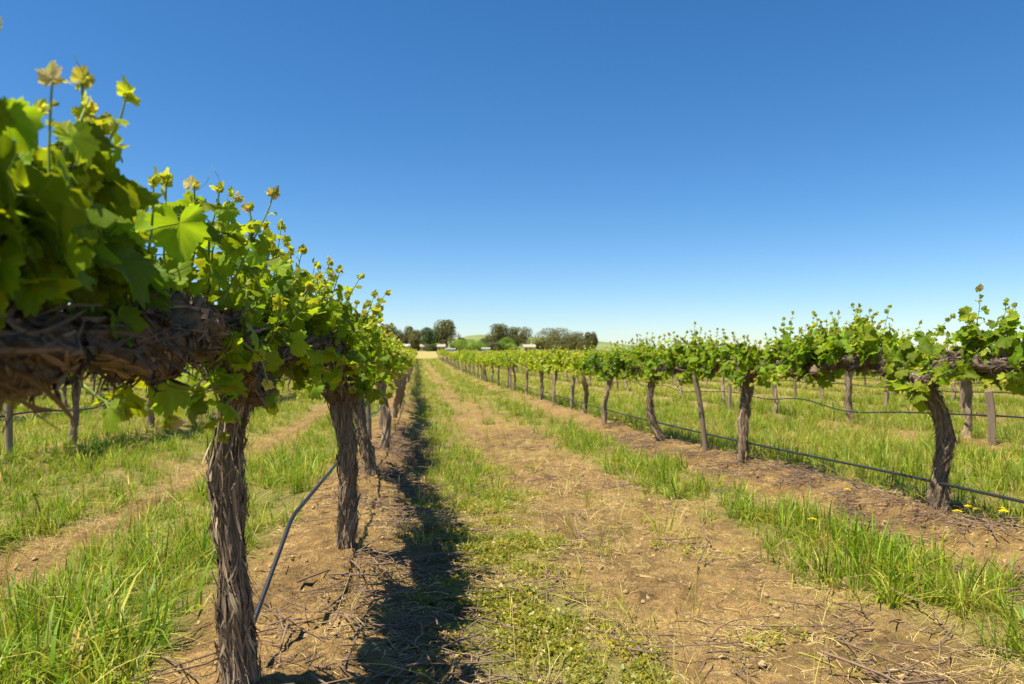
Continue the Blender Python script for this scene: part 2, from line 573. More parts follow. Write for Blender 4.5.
def shoot_parts(r_, path, smax=.10, node=.048, tipsize=1., old=.0):
    """leaves, petioles along a young shoot; path (n,3)"""
    L = np.concatenate([[0], np.cumsum(np.linalg.norm(np.diff(path, axis=0), axis=1))])
    tot = L[-1]
    n = max(3, int(tot / node))
    leaves, petA, petB = [], [], []
    az0 = r_.uniform(0, 2 * PI)
    for i in range(1, n + 1):
        u = (i / (n + .3)) ** 1.2
        s_ = u * tot
        p = np.array([np.interp(s_, L, path[:, c]) for c in range(3)])
        q = np.array([np.interp(min(tot, s_ + .01), L, path[:, c]) for c in range(3)]) - np.array([np.interp(max(0, s_ - .01), L, path[:, c]) for c in range(3)])
        d = nrm(q)
        ref = np.array([math.cos(az0), math.sin(az0), 0.])
        side = ref - d * np.dot(ref, d)
        side = nrm(side) * (1 if i % 2 else -1)
        side = nrm(side + r_.normal(0, .35, 3))
        prof = (.62 + .9 * u) if u < .42 else (1.0 - (u - .42) / .58) ** .8
        size = smax * min(1., prof) * r_.uniform(.75, 1.15)
        size = max(size, .016)
        young = sstep(.50, 1.05, u)
        tint = np.clip(.24 + old + .50 * young + r_.normal(0, .09), 0, .9)
        pl = size * r_.uniform(.5, .9) * (1 - .4 * young)
        pd = nrm(side * .9 + d * (.45 + .5 * young))
        b = p + pd * pl
        droop = r_.uniform(.1, .95) * (1 - .9 * young)
        td = side * .85 + np.array([0, 0, -droop]) + d * (.7 * young) + r_.normal(0, .28, 3)
        nn = SUNV * .8 + np.array([.55 * np.sign(b[0] + 1e-6) * min(1., abs(b[0]) / .06), 0, .1]) + side * .15 + r_.normal(0, .42, 3)
        leaves.append((b, td, nn, size, tint))
        petA.append(p); petB.append(b)
        if r_.uniform() < .55 and u < .8:      # small lateral leaf at the same node
            s2 = nrm(-side + r_.normal(0, .6, 3)); sz = size * r_.uniform(.4, .8)
            leaves.append((p + s2 * sz * .6, s2 - np.array([0, 0, r_.uniform(0, .6)]) + r_.normal(0, .3, 3), SUNV * .8 + r_.normal(0, .5, 3), sz, np.clip(tint + r_.normal(.08, .1), 0, .9)))
            petA.append(p); petB.append(p + s2 * sz * .6)
    tip = path[-1]; d = nrm(path[-1] - path[-2])
    for k in range(int(r_.integers(2, 4))):
        sd = nrm(r_.normal(0, 1, 3))
        leaves.append((tip - d * .006 * k + r_.normal(0, .003, 3), d * 1.1 + sd * .75, sd + r_.normal(0, .3, 3), r_.uniform(.012, .024) * tipsize, r_.uniform(.75, 1.) if r_.uniform() < .35 else r_.uniform(.5, .7)))
    return leaves, petA, petB


def shoot_path(r_, base, d0, L, up=.10, wob=.10, n=9):
    P = [np.array(base, float)]; d = nrm(d0)
    for i in range(n - 1):
        d = nrm(d + np.array([0, 0, up]) + r_.normal(0, wob, 3))
        P.append(P[-1] + d * L / (n - 1))
    return np.array(P)


def flower_cluster(mb, r_, p, d, L=.05):
    d = nrm(d)
    sticks(mb, [p], [p + d * L], .0011, .0007, 1)
    c = []
    for k in range(46):
        u = r_.uniform(.25, 1)
        a = r_.normal(0, 1, 3); a -= d * np.dot(a, d); a = nrm(a)
        c.append(p + d * L * u + a * r_.uniform(.002, .009) * (1.25 - u))
    c = np.array(c)
    sz = .0021
    oct_ = np.array([(1, 0, 0), (-1, 0, 0), (0, 1, 0), (0, -1, 0), (0, 0, 1), (0, 0, -1)], float) * sz
    F = np.array([(0, 2, 4), (2, 1, 4), (1, 3, 4), (3, 0, 4), (2, 0, 5), (1, 2, 5), (3, 1, 5), (0, 3, 5)])
    V = (c[:, None, :] + oct_[None]).reshape(-1, 3)
    mb.add(V, [(F[None] + (np.arange(len(c)) * 6)[:, None, None]).reshape(-1, 3)], 0)


# ------------------------------------------------------------------ vines
def bark_disp(r_, amp=1., twist=6.):
    ks = [(3, .10), (5, .10), (8, .075), (13, .05), (23, .035)]
    pr = [(k, a, r_.uniform(0, 6), r_.uniform(4, 12), r_.uniform(.1, .5)) for k, a in ks]
    p = r_.uniform(0, 6, 4)
    tw = r_.choice([-1, 1]) * r_.uniform(.2, 1.1) * twist
    kn = [(r_.uniform(0, 6.28), r_.uniform(.05, .95), r_.uniform(-.25, .45), r_.uniform(.02, .05)) for _ in range(9)]

    def f(ph, h):
        o = .14 * np.sin(ph + 6 * h + p[0]) + .10 * np.sin(2 * ph - 13 * h + p[1]) + .08 * np.sin(19 * h + p[2] + np.sin(ph)) + .06 * np.sin(3 * ph + 31 * h + p[3])
        for k, a, q, w, b in pr:
            o = o + a * amp * (1 - 2 * np.abs(np.sin(k / 2 * (ph + tw * h + b * np.sin(w * h)) + q)))
        for kp, kh, ka, ks_ in kn:      # knots and old pruning scars
            dphi = np.angle(np.exp(1j * (ph - kp)))
            o = o + amp * ka * np.exp(-(dphi / .55) ** 2 - ((h - kh) / ks_) ** 2)
        return o
    f.tw = tw
    return f


def bark_strips(mb, r_, info, disp, n, wmax=.010, lmax=.22, lift=.012, mat=0, skew=.25):
    P, X, Y, L, R = info['P'], info['X'], info['Y'], info['L'], info['R']
    for k in range(n):
        h0 = r_.uniform(0, L[-1] * .92); ln = r_.uniform(.05, lmax); w = r_.uniform(.0022, wmax)
        ph0 = r_.uniform(0, 2 * PI); dph = r_.normal(0, skew)
        S = 6
        hs = np.clip(h0 + np.linspace(0, ln, S), 0, L[-1]); us = np.linspace(0, 1, S)
        lf = lift * r_.uniform(.1, 1.) * np.abs(us - r_.choice([0., 1.])) ** 2.2 * r_.uniform(.2, 1.6)
        V = []
        for h, u, l in zip(hs, us, lf):
            c = np.array([np.interp(h, L, P[:, q]) for q in range(3)])
            x = np.array([np.interp(h, L, X[:, q]) for q in range(3)]); y = np.array([np.interp(h, L, Y[:, q]) for q in range(3)])
            r0 = np.interp(h, L, R)
            ph = ph0 + dph * u - disp.tw * (h - h0)
            ww = w * (1 - .75 * abs(2 * u - 1) ** 2) / max(r0, .01) * .5
            for sgn in (-1, 1):
                pp = ph + sgn * ww
                rad = r0 * (1 + float(disp(np.array(pp), np.array(h)))) * 1.02 + l + .0015
                V.append(c + rad * (math.cos(pp) * x + math.sin(pp) * y))
        V = np.array(V)
        q = np.arange(S - 1) * 2
        F = np.stack([q, q + 1, q + 3, q + 2], -1)
        lu = np.stack([np.full(2 * S, ph0), np.tile([0, w], S), np.repeat(hs, 2)], -1)
        mb.add(V, [F], mat, 0., r_.uniform(0, 1), lu)


def make_trunk(r_, path, radii, lod):
    mb = MB()
    M, n = {0: (72, 90), 1: (22, 24), 2: (8, 8), 3: (5, 4)}[lod]
    P = smooth_path(path, n)
    u = np.linspace(0, 1, n)
    R = np.interp(u, np.linspace(0, 1, len(radii)), radii)
    R = R * (1 + .45 * np.exp(-u * 16))         # root flare
    dp = bark_disp(r_, 1. if lod < 2 else .6)
    inf = tube(mb, P, R, M, 0, dp, rnd=r_.uniform(.35, .75))
    if lod == 0:
        bark_strips(mb, r_, inf, dp, 800, .0066, .17, .026, 0, .55)
    elif lod == 1:
        bark_strips(mb, r_, inf, dp, 36, .012, .22, .012)
    return mb


def make_arm(r_, start, sgn, length, zc, rad0, rad1, lod, wob=.03):
    """one cordon arm leaving the head along the row; returns mesh builder and its centre line"""
    s = np.asarray(start, float)
    pts = [s + np.array([0, 0, -.03]), s + np.array([r_.normal(0, .01), sgn * .09, .04])]
    m = 6
    for k in range(1, m + 1):
        y = s[1] + sgn * (.09 + (length - .09) * k / m)
        pts.append(np.array([s[0] * (1 - k / m) + r_.normal(0, wob), y, zc + r_.normal(0, wob * .8)]))
    M, n = {0: (48, 70), 1: (16, 22), 2: (6, 8), 3: (4, 4)}[lod]
    P = smooth_path(pts, n)
    u = np.linspace(0, 1, n)
    R = rad0 + (rad1 - rad0) * u
    lump = 1 + .22 * np.sin(u * length * 48 + r_.uniform(0, 6)) * np.sin(u * length * 21 + r_.uniform(0, 6)) + (1.3 * (vnoise(u * length * 13, u * 0 + r_.uniform(0, 99), 5) - .45) if lod == 0 else 0)
    R = R * lump
    R[-1] *= .5
    mb = MB()
    dp = bark_disp(r_, 1.1 if lod < 2 else .6, 6.)
    inf = tube(mb, P, R, M, 0, dp, rnd=r_.uniform(.3, .7))
    if lod == 0:
        bark_strips(mb, r_, inf, dp, 1100, .0065, .11, .040, 0, .9)
        for k in range(26):      # pruned spurs along the arm
            h = r_.uniform(.04, length - .45)
            c = np.array([np.interp(h, inf['L'], P[:, q]) for q in range(3)])
            d = nrm(np.array([r_.normal(0, .7), r_.normal(0, .5), r_.uniform(.2, 1.)]))
            e = c + d * r_.uniform(.05, .10)
            Q = smooth_path([c, (c + e) / 2 + r_.normal(0, .008, 3), e], 5)
            tube(mb, Q, np.linspace(.016, .0085, 5), 8, 0, None, rnd=r_.uniform(.4, 1.))
    elif lod == 1:
        for k in range(10):
            h = r_.uniform(.04, length)
            c = np.array([np.interp(h, inf['L'], P[:, q]) for q in range(3)])
            d = nrm(np.array([r_.normal(0, .6), r_.normal(0, .4), r_.uniform(.2, 1.)]))
            e = c + d * .08
            tube(mb, np.array([c, (c + e) / 2, e]), np.linspace(.014, .008, 3), 5, 0)
    return mb, P


def shoot_list(r_, arms, n, lmin=.20, lmax=.42):
    """bases, directions and lengths of the shoots on the two arms"""
    out = []
    for k in range(n):
        P = arms[k % len(arms)]
        u = r_.uniform(.02, 1.) ** .8 * (len(P) - 1)
        i = int(min(u, len(P) - 2)); t = u - i
        c = P[i] * (1 - t) + P[i + 1] * t
        kind = r_.uniform()
        if kind < .46:      # upright
            d = np.array([r_.normal(0, .42), r_.normal(0, .45), 1.]); L = r_.uniform(lmin, lmax); up = .09
        elif kind < .72:    # leaning out to the sides
            d = np.array([r_.choice([-1, 1]) * r_.uniform(.6, 1.1), r_.normal(0, .4), r_.uniform(.2, .7)]); L = r_.uniform(lmin * .8, lmax * .75); up = .06
        else:               # drooping
            d = np.array([r_.choice([-1, 1]) * r_.uniform(.5, 1.), r_.normal(0, .5), r_.uniform(-.4, .1)]); L = r_.uniform(.12, .26); up = -.06
        out.append((c + nrm(d) * .025, d, L, up))
    return out


def add_shoot(mb, r_, path, lod, smax, stem_r=.0032, tipsize=1., node=.048):
    lv, pa, pb = shoot_parts(r_, path, smax, node, tipsize)
    T = {0: LT0, 1: LT1, 2: LT2, 3: LT2}[lod]
    put_leaves(mb, lv, T, 0, r_)
    n = len(path)
    rr = np.linspace(stem_r, stem_r * .45, n)
    if lod == 0:
        tube(mb, path, rr, 6, 1, None)
        sticks(mb, pa, pb, .0013, .0010, 1)
        if r_.uniform() < .35:      # tendril
            t0 = path[-2]; d = nrm(r_.normal(0, 1, 3) + np.array([0, 0, .8]))
            Q = [t0 + d * .011 * k + .012 * np.array([math.sin(k * .9), math.cos(k * .9), 0]) * (k / 6) for k in range(6)]
            sticks(mb, Q[:-1], Q[1:], .0006, .0005, 1)
    elif lod == 1:
        sticks(mb, path[:-1], path[1:], rr[:-1], rr[1:], 1)
        sticks(mb, pa, pb, .0013, .0012, 1)


def local_vine(seed, lod):
    """a vine in its own coordinates, base at the origin: trunk, two arms, foliage meshes"""
    r_ = np.random.default_rng(seed)
    zc = .93
    lx, ly = r_.normal(0, .06), r_.normal(0, .10)
    path = [(0, 0, -.06), (lx * .4 + r_.normal(0, .025), ly * .2, .22), (lx * .9 + r_.normal(0, .03), ly * .8, .50), (lx, ly, .72), (lx * .6, ly * .6, zc - .02)]
    r0 = r_.uniform(.040, .054)
    tr = make_trunk(r_, path, [r0, r0 * .86, r0 * .82, r0 * .95, r0 * 1.05], lod)
    top = np.array(path[-1]) + np.array([0, 0, -.05])
    arms, meshes = [], [tr.mesh('trunk', [M_BARK])]
    for sg in (-1, 1):
        a_, P = make_arm(r_, top, sg, 1.19, zc, .046, .030, lod)
        arms.append(P); meshes.append(a_.mesh('cordon', [M_CORDON]))
    fb = MB()
    nsh, smax, node = {0: (88, .072, .036), 1: (92, .078, .038), 2: (64, .100, .055), 3: (36, .145, .085)}[lod]
    for b, d, L, up in shoot_list(r_, arms, nsh, .20, .43):
        add_shoot(fb, r_, shoot_path(r_, b, d, L, up, .10, 9 if lod < 2 else 5), lod, smax, node=node, tipsize=1. if lod < 2 else 1.5)
    meshes.append(fb.mesh('foliage', [M_LEAF if lod == 0 else M_LEAF_FAR, M_STEM]))
    return meshes


ORD = ['first', 'second', 'third', 'fourth', 'fifth', 'sixth', 'seventh', 'eighth', 'ninth', 'tenth', 'eleventh', 'twelfth']
VG = 'grapevines trained along the vineyard rows'


def rowname(k):
    if k == 0: return 'row left of the dirt track'
    if k == 1: return 'row right of the dirt track'
    if k > 1: return ORD[k - 1] + ' row right of the dirt track'
    return ORD[-k] + ' row left of the dirt track'


# explicit near vines: trunk outlines read at their own distance
HERO = {
    (0, 0): dict(hit=(240, 686), px=[(243, 688), (237, 640), (234, 560), (229, 480), (233, 430), (241, 396), (247, 368)], w=[50, 43, 38, 38, 35, 38, 48], seed=901,
                 label='nearest grapevine left of the track with thick shaggy trunk and gnarled dark arm', arm=(.050, .036), back=1.30),
    (0, 1): dict(hit=(345, 547), px=[(345, 549), (347, 510), (350, 460), (344, 412), (340, 382)], w=[25, 20, 21, 24, 27], seed=902,
                 label='dark leaning grapevine second along the row left of the track', arm=(.058, .040), back=1.0),
    (0, 2): dict(hit=(373, 474), px=[(373, 476), (366, 445), (358, 410), (354, 380)], w=[15, 13, 13, 15], seed=903,
                 label='slanting grapevine beside the brown post in row left of the track', arm=(.05, .036), back=1.2),
    (0, 3): dict(hit=(384, 447), px=[(384, 449), (387, 420), (382, 395), (381, 375)], w=[12, 10, 11, 14], seed=904,
                 label='dark grapevine just past the brown post in row left of the track', arm=(.05, .036), back=1.2),
    (1, 0): dict(hit=(938, 509), px=[(937, 511), (938, 480), (945, 440), (940, 412), (928, 394), (918, 382)], w=[26, 22, 23, 23, 24, 20], seed=911,
                 label='grapevine with crooked S-shaped trunk in front row right of the track', arm=(.036, .032), back=1.2),
    (1, 1): dict(hit=(743, 463), px=[(742, 465), (743, 435), (746, 402), (748, 374)], w=[17, 14, 14, 15], seed=912,
                 label='straight pale trunked grapevine second along the row right of the track', arm=(.05, .034), back=1.2),
    (1, 2): dict(hit=(660, 441), px=[(661, 443), (653, 422), (650, 398), (653, 372)], w=[12, 9.5, 9.5, 11], seed=913,
                 label='curved pale trunked grapevine third along the row right of the track', arm=(.048, .034), back=1.2),
    (1, 3): dict(hit=(604, 425), px=[(604, 427), (604, 408), (608, 390), (612, 372)], w=[10, 8, 8, 9], seed=914,
                 label='grapevine bending right fourth along the row right of the track', arm=(.046, .034), back=1.2),
}
ROWY = {0: [], 1: []}
for (k, i_), h in HERO.items():
    p = ground_hit(*h['hit'])
    h['p'] = p
    ROWY[k].append(p[1])
SHOOT_HERO = {(0, 0), (0, 1), (1, 0), (1, 1)}

for (k, i_), h in HERO.items():
    r_ = np.random.default_rng(h['seed'])
    p = h['p']
    base = np.array([p[0], p[1], float(hz(p[0], p[1])) - .01])
    Z = p[0] * sy_ + p[1] * cy_
    root = empty('grapevine', base, h['label'], 'grapevine', VG)
    path = np.array([U(a_, b_, Z) for a_, b_ in h['px']]) - base
    path = np.vstack([path[0] + (0, 0, -.08), path])
    rad = [w * (.67 if (k, i_) == (0, 0) else .77 if k == 0 else .60) * Z / FPX / 2 for w in h['w']]
    lod = 0 if (k, i_) in SHOOT_HERO or (k, i_) == (1, 2) or (k, i_) == (0, 2) else 1
    make_trunk(r_, path, [rad[0]] + rad, lod).build('trunk', [M_BARK], root)
    top = path[-1] + np.array([0, 0, -.03])
    zc = (.905 if i_ == 0 else .92) if k == 0 else (.875 if i_ == 0 else .91)
    arms = []
    fwd = 1.22 if i_ or k else 1.0
    for sg, ln in ((-1, h['back']), (1, fwd)):
        a_, P = make_arm(r_, top, sg, ln, zc, h['arm'][0], h['arm'][1], lod, .014 if (k, i_) == (0, 0) else .025)
        # arms return to the line of the row
        a_.build('cordon', [M_CORDON], root); arms.append(P)
    shoots = []
    n = {(0, 0): 80, (0, 1): 98}.get((k, i_), 96)
    for b, d, L, up in shoot_list(r_, arms, n, .20, .45 if k else .38):
        if (k, i_) == (0, 0) and b[1] < path[-1][1] + .02:      # the arm nearest the camera stays open below and in front
            if d[2] < .45 or (d[0] > .3 and (r_.uniform() < .6 or b[1] < path[-1][1] - .6)):
                if r_.uniform() < .85 or b[1] < path[-1][1] - .6:
                    d = np.array([-abs(d[0]) * .5, d[1], 1.]); up = .1
            b = b + np.array([0, 0, .03]); L = min(L, .29)
        shoots.append((shoot_path(r_, b, d, L, up, .10, 10), (.060 if (k, i_) == (0, 0) else .066 if k == 0 else .072)))
    if (k, i_) == (0, 0):
        # shoots that the photograph shows one by one, against the sky and in front of the trunk
        for pts, Zs in (([(56, 235), (64, 190), (74, 150), (80, 118), (79, 78)], .98),
                        ([(72, 225), (84, 185), (102, 150), (118, 118), (124, 92)], 1.0),
                        ([(160, 404), (196, 385), (226, 358), (240, 335), (246, 318)], 1.62),
                        ([(146, 262), (150, 235), (152, 205), (152, 178)], 1.25),
                        ([(190, 270), (196, 235), (194, 205), (193, 184)], 1.5),
                        ([(208, 262), (209, 235), (216, 205), (219, 186)], 1.55),
                        ([(236, 290), (243, 255), (250, 228), (249, 206)], 1.78),
                        ([(258, 300), (262, 275), (270, 250), (272, 236)], 1.95),
                        ([(150, 335), (157, 370), (165, 400), (172, 422)], 1.35),
                        ([(205, 365), (215, 392), (224, 420), (222, 438)], 1.62),
                        ([(82, 384), (100, 398), (116, 408), (126, 416)], 1.2),
                        ([(-40, 262), (-28, 300), (-20, 340), (-16, 372)], .83),
                        ([(-4, 285), (6, 322), (14, 358), (10, 392)], .93),
                        ([(12, 290), (26, 315), (30, 340), (22, 362)], .96),
                        ([(222, 330), (246, 345), (262, 362), (268, 384)], 1.62),
                        ([(20, 300), (22, 265), (14, 235), (16, 212)], .85),
                        ([(-50, 262), (-40, 295), (-32, 325), (-26, 350)], .80),
                        ([(-20, 250), (-6, 290), (4, 320), (8, 345)], .86)):
            Q = smooth_path(np.array([U(a_, b_, Zs) for a_, b_ in pts]) - base, 10)
            shoots.append((Q, .050 if pts[-1][1] < 100 else .078 if Zs in (.80, .83, .90) else .064))
    if (k, i_) == (1, 0):
        for pts, Zs in (([(966, 350), (972, 366), (974, 380)], 4.05), ([(984, 352), (990, 368), (984, 388)], 3.92), ([(1000, 348), (1006, 364), (1012, 380)], 3.82),
                        ([(1016, 345), (1020, 362), (1016, 384)], 3.74), ([(1030, 340), (1034, 360), (1030, 378)], 3.66), ([(992, 345), (998, 335), (1004, 318)], 3.86)):
            Q = smooth_path(np.array([U(a_, b_, Zs) for a_, b_ in pts]) - base, 10)
            shoots.append((Q, .078))
    shoots = shoots[-100:]
    if (k, i_) in SHOOT_HERO:
        for q, (P, sm) in enumerate(shoots):
            sb = MB()
            add_shoot(sb, r_, P, 0, sm, .0030, node=.033)
            sh = sb.build('shoot', [M_LEAF, M_STEM], root)
            if q % 4 == 0 or q >= len(shoots) - 12:
                for z in range(2):
                    fc = MB()
                    t0 = P[4 + z]
                    flower_cluster(fc, r_, t0, np.array([r_.normal(0, 1), r_.normal(0, 1), .7]), r_.uniform(.035, .06))
                    fc.build('flower_cluster', [M_BUD, M_STEM], sh)
    else:
        fb = MB()
        for P, sm in shoots:
            add_shoot(fb, r_, P, lod, sm, .0030, node=.036)
        fb.build('foliage', [M_LEAF if lod == 0 else M_LEAF_FAR, M_STEM], root)

VAR1 = [local_vine(1000 + s, 1) for s in range(10)]
VAR2 = [local_vine(2000 + s, 2) for s in range(6)]
VAR3 = [local_vine(3000 + s, 3) for s in range(4)]

ROWEND = 111.
cands = []
VINES_AT = {}
for k in range(-5, 11):
    x0 = ROWX0 + k * ROWD
    if k in ROWY:
        y = ROWY[k][-1]; first = len(ROWY[k])
        ys = list(ROWY[k])
    else:
        y = rng.uniform(0, 2.4); first = 0; ys = []
        if k == -1: y = ground_hit(65, 437)[1] - 2 * 2.42
        if k == 2: y = ground_hit(833, 418)[1] - 4 * 2.42
    cnt = first
    rr_ = np.random.default_rng(400 + k)
    while True:
        y += 2.42 + rr_.normal(0, .05)
        if y > ROWEND: break
        x = x0 + rr_.normal(0, .04)
        Z = x * sy_ + y * cy_
        if Z < .5: continue
        px = 512 + FPX * (x * cy_ - y * sy_) / Z
        ys.append(y)
        if px < -70 or px > 1095: continue
        cands.append((k, cnt, x, y, math.hypot(x, y), rr_.uniform(), rr_.uniform()))
        cnt += 1
    VINES_AT[k] = ys


def rank(c):
    k, cnt, x, y, d, _, _ = c
    w = d
    if k == 0: w = d * .9
    elif k == 1: w = d * .8
    elif k < 0: w = d * (1.6 if y < 30 else 4.)
    else: w = d * (1.0 + .06 * k)
    return w


cands.sort(key=rank)
NIND = 270
copies = 0


def put_vine(c, meshes, nparts):
    k, cnt, x, y, d, u1, u2 = c
    rn = rowname(k)
    lim = 12 if k in (0, 1) else 7
    if cnt < lim:
        if k in (0, 1):
            lab = f'leafy grapevine {ORD[cnt]} along the {rn}'
        else:
            lab = f'grapevine {ORD[cnt]} in view along the {rn}'
    else:
        lab = f'small distant grapevine far along the {rn}'
    e = empty('grapevine', (x, y, float(hz(x, y)) - .01), lab, 'grapevine', VG if cnt < lim else f'distant grapevines in the {rn}')
    e.rotation_euler = (0, 0, (0 if u1 < .5 else PI) + (u2 - .5) * .12)
    s = .93 + .14 * ((u1 * 7.3) % 1)
    e.scale = (s * (1. + .25 * ((u2 * 5.1) % 1 - .5)), s, s * (.93 + .16 * ((u1 * 3.7 + u2) % 1)))
    for me in meshes[:nparts] if nparts >= 4 else (meshes[0], meshes[3]):
        o = obj(me.name.split('.')[0], me, e)
    return e


for q, c in enumerate(cands[:NIND]):
    d = c[4]
    V = VAR1 if d < 24 else VAR2
    put_vine(c, V[int(c[5] * 997) % len(V)], 4 if d < 34 else 2)
# the rest of the block reads as one mass of rows
fm = MB()
rest = cands[NIND:]


def mesh_arrays(me):
    n = len(me.vertices); V = np.empty(n * 3, np.float32); me.vertices.foreach_get('co', V)
    lt = np.empty(len(me.polygons), np.int32); me.polygons.foreach_get('loop_total', lt)
    ls = np.empty(len(me.polygons), np.int32); me.polygons.foreach_get('loop_start', ls)
    mi = np.empty(len(me.polygons), np.int32); me.polygons.foreach_get('material_index', mi)
    li = np.empty(len(me.loops), np.int32); me.loops.foreach_get('vertex_index', li)
    t = np.empty(n, np.float32); me.attributes['tint'].data.foreach_get('value', t)
    r = np.empty(n, np.float32); me.attributes['rnd'].data.foreach_get('value', r)
    fs = []
    for k in (3, 4):
        for m in np.unique(mi):
            s = np.where((lt == k) & (mi == m))[0]
            if len(s): fs.append((li[ls[s][:, None] + np.arange(k)], int(m)))
    return V.reshape(-1, 3), fs, t, r


ARR3 = [[mesh_arrays(me) for me in v] for v in VAR3]
for c in rest:
    k, cnt, x, y, d, u1, u2 = c
    a3 = ARR3[int(u1 * 997) % len(ARR3)]
    ang = (0 if u1 < .5 else PI)
    ca, sa = math.cos(ang), math.sin(ang)
    for q, mslot in ((0, 0), (1, 0), (2, 0), (3, 1)):
        V, fs, t, r = a3[q]
        W = V @ np.array([[ca, sa, 0], [-sa, ca, 0], [0, 0, 1]]) + np.array([x, y, float(hz(x, y)) - .01])
        first = True
        n0 = fm.n
        fm.add(W, [], 0, t, r)
        for F, m in fs:
            fm.f.append((F + n0, mslot if q < 3 else (1 if m == 0 else 2)))
tag(fm.build('distant_vines', [M_BARK, M_LEAF_FAR, M_STEM]), 'far vineyard rows merging into one green mass', 'vineyard', kind='stuff')

# ------------------------------------------------------------------ posts and irrigation pipes
PG = 'wooden posts standing in the vine rows'


def make_post(base, top, r, label, square=False, seed=0):
    r_ = np.random.default_rng(seed)
    mbp = MB()
    base = np.asarray(base, float); top = np.asarray(top, float)
    P = smooth_path([np.array([0, 0, -.25]), (top - base) * .5 + r_.normal(0, .004, 3), top - base], 9)
    if square:
        tube(mbp, P, r, 4, 0, None)
        o = mbp.build('post', [M_POST], None, base, smooth=False)
        bv = o.modifiers.new('bevel', 'BEVEL'); bv.width = .006; bv.segments = 2
    else:
        dp = bark_disp(r_, .25, .3)
        tube(mbp, P, np.linspace(r * 1.05, r * .95, 9), 14, 0, lambda a, b: dp(a, b) * .25)
        o = mbp.build('post', [M_POST], None, base)
    o.name = 'trellis_post'
    tag(o, label, 'post', PG)
    return o


pbase = ground_hit(370, 440)
Zp = pbase[0] * sy_ + pbase[1] * cy_
make_post(pbase, U(366, 376, Zp), .036, 'leaning brown post between dark trunks in row left of the track', seed=1)
pbase = ground_hit(708, 451)
Zp = pbase[0] * sy_ + pbase[1] * cy_
make_post(pbase, U(693, 368, Zp), .028, 'leaning thin brown post in row right of the track', seed=2)
pbase = ground_hit(991, 444)
Zp = pbase[0] * sy_ + pbase[1] * cy_
make_post(pbase, U(988, 391, Zp), .056, 'thick squared weathered post in second row right of the track', True, seed=3)
pbase = ground_hit(11, 458)
Zp = pbase[0] * sy_ + pbase[1] * cy_
make_post(pbase, U(8, 350, Zp), .034, 'pale brown post below the hanging leaves at left edge', seed=4)
pbase = ground_hit(729, 411)
Zp = pbase[0] * sy_ + pbase[1] * cy_
make_post(pbase, U(730, 376, Zp), .036, 'pale thin post between pale trunks in second row right of the track', seed=5)
for k in range(-2, 5):
    x0 = ROWX0 + k * ROWD
    ys = VINES_AT[k]
    c_ = 0
    start = {0: 6, 1: 4, 2: 7, -1: 4}.get(k, 2)
    for q in range(start, len(ys) - 1, 4):
        y = (ys[q] + ys[q + 1]) / 2
        Z = x0 * sy_ + y * cy_
        px = 512 + FPX * (x0 * cy_ - y * sy_) / Z
        if Z > (48 if k in (0, 1) else 30) or px < -20 or px > 1040: continue
        r_ = np.random.default_rng(700 + k * 50 + q)
        b = np.array([x0 + r_.normal(0, .03), y, 0]); b[2] = float(hz(b[0], b[1])) - .02
        t = b + np.array([r_.normal(0, .06), r_.normal(0, .06), r_.uniform(.9, 1.0)])
        nm = {0: 'more distant brown post', 1: 'slim brown post'}.get(k, 'weathered post')
        make_post(b, t, r_.uniform(.028, .040), f'{nm} {ORD[c_ + 1]} in the {rowname(k)}', seed=q)
        c_ += 1

for k in range(-3, 7):
    x0 = ROWX0 + k * ROWD
    r_ = np.random.default_rng(60 + k)
    y0 = max(.2, abs(x0) * .9 - 2)
    ys = np.arange(y0, 111, .30)
    zz = np.interp(ys, _yy, _zs) + .10
    if k == 0:
        A_, B_, C_ = U(251, 632, 2.06), U(293, 516, 2.5), U(340, 460, 4.0)
        ctl = np.vstack([A_ + (B_ - A_) * np.linspace(0, .94, 8)[:, None], B_ + (C_ - B_) * np.linspace(.04, 1, 10)[:, None]])
        yt = np.arange(C_[1] + .4, 111, .30)
        zt = np.interp(yt, _yy, _zs) + .10 + .40 + .02 * np.sin(yt * 2 * PI / 2.42)
        zt[0] = .5 * (zt[0] + C_[2])
        pipe_pts = np.vstack([ctl, np.stack([x0 + np.interp(yt, [C_[1], C_[1] + 2], [C_[0] - x0, -.06]), yt, zt], -1)])
        hgt = 0.; xs = x0 + 0 * ys
    elif k == 1:
        hgt = np.interp(ys, [2, 4.2, 7, 12, 20], [.16, .19, .185, .22, .27]); xs = x0 - .06 + 0 * ys
    elif k == 2:
        hgt = .30 + .07 * np.sin(ys * 1.3 + 1) * np.sin(ys * .47) ; xs = x0 - .04 + .03 * np.sin(ys * 1.1)
    else:
        hgt = .44 + 0 * ys; xs = x0 - .05 + 0 * ys
    hgt = hgt + (0 if k in (0, 1) else .02) * np.sin(ys * 2 * PI / 2.42 + k) * (ys > 4)
    pm = MB()
    P = np.stack([xs, ys, zz + hgt], -1)
    if k == 0: P = pipe_pts
    tube(pm, P, .0075 if k == 0 else .009 if k == 1 else .011, 8 if k in (0, 1) else 5, 0)
    lab = {0: 'black drip pipe rising past the thick trunk in row left of the track',
           1: 'black drip pipe stretched low across trunks of row right of the track',
           2: 'wavy sagging black drip pipe in second row right of the track'}.get(k, f'thin black drip pipe along the {rowname(k)}')
    tag(pm.build('irrigation_pipe', [M_PIPE]), lab, 'pipe', 'drip irrigation pipes along the vine rows')

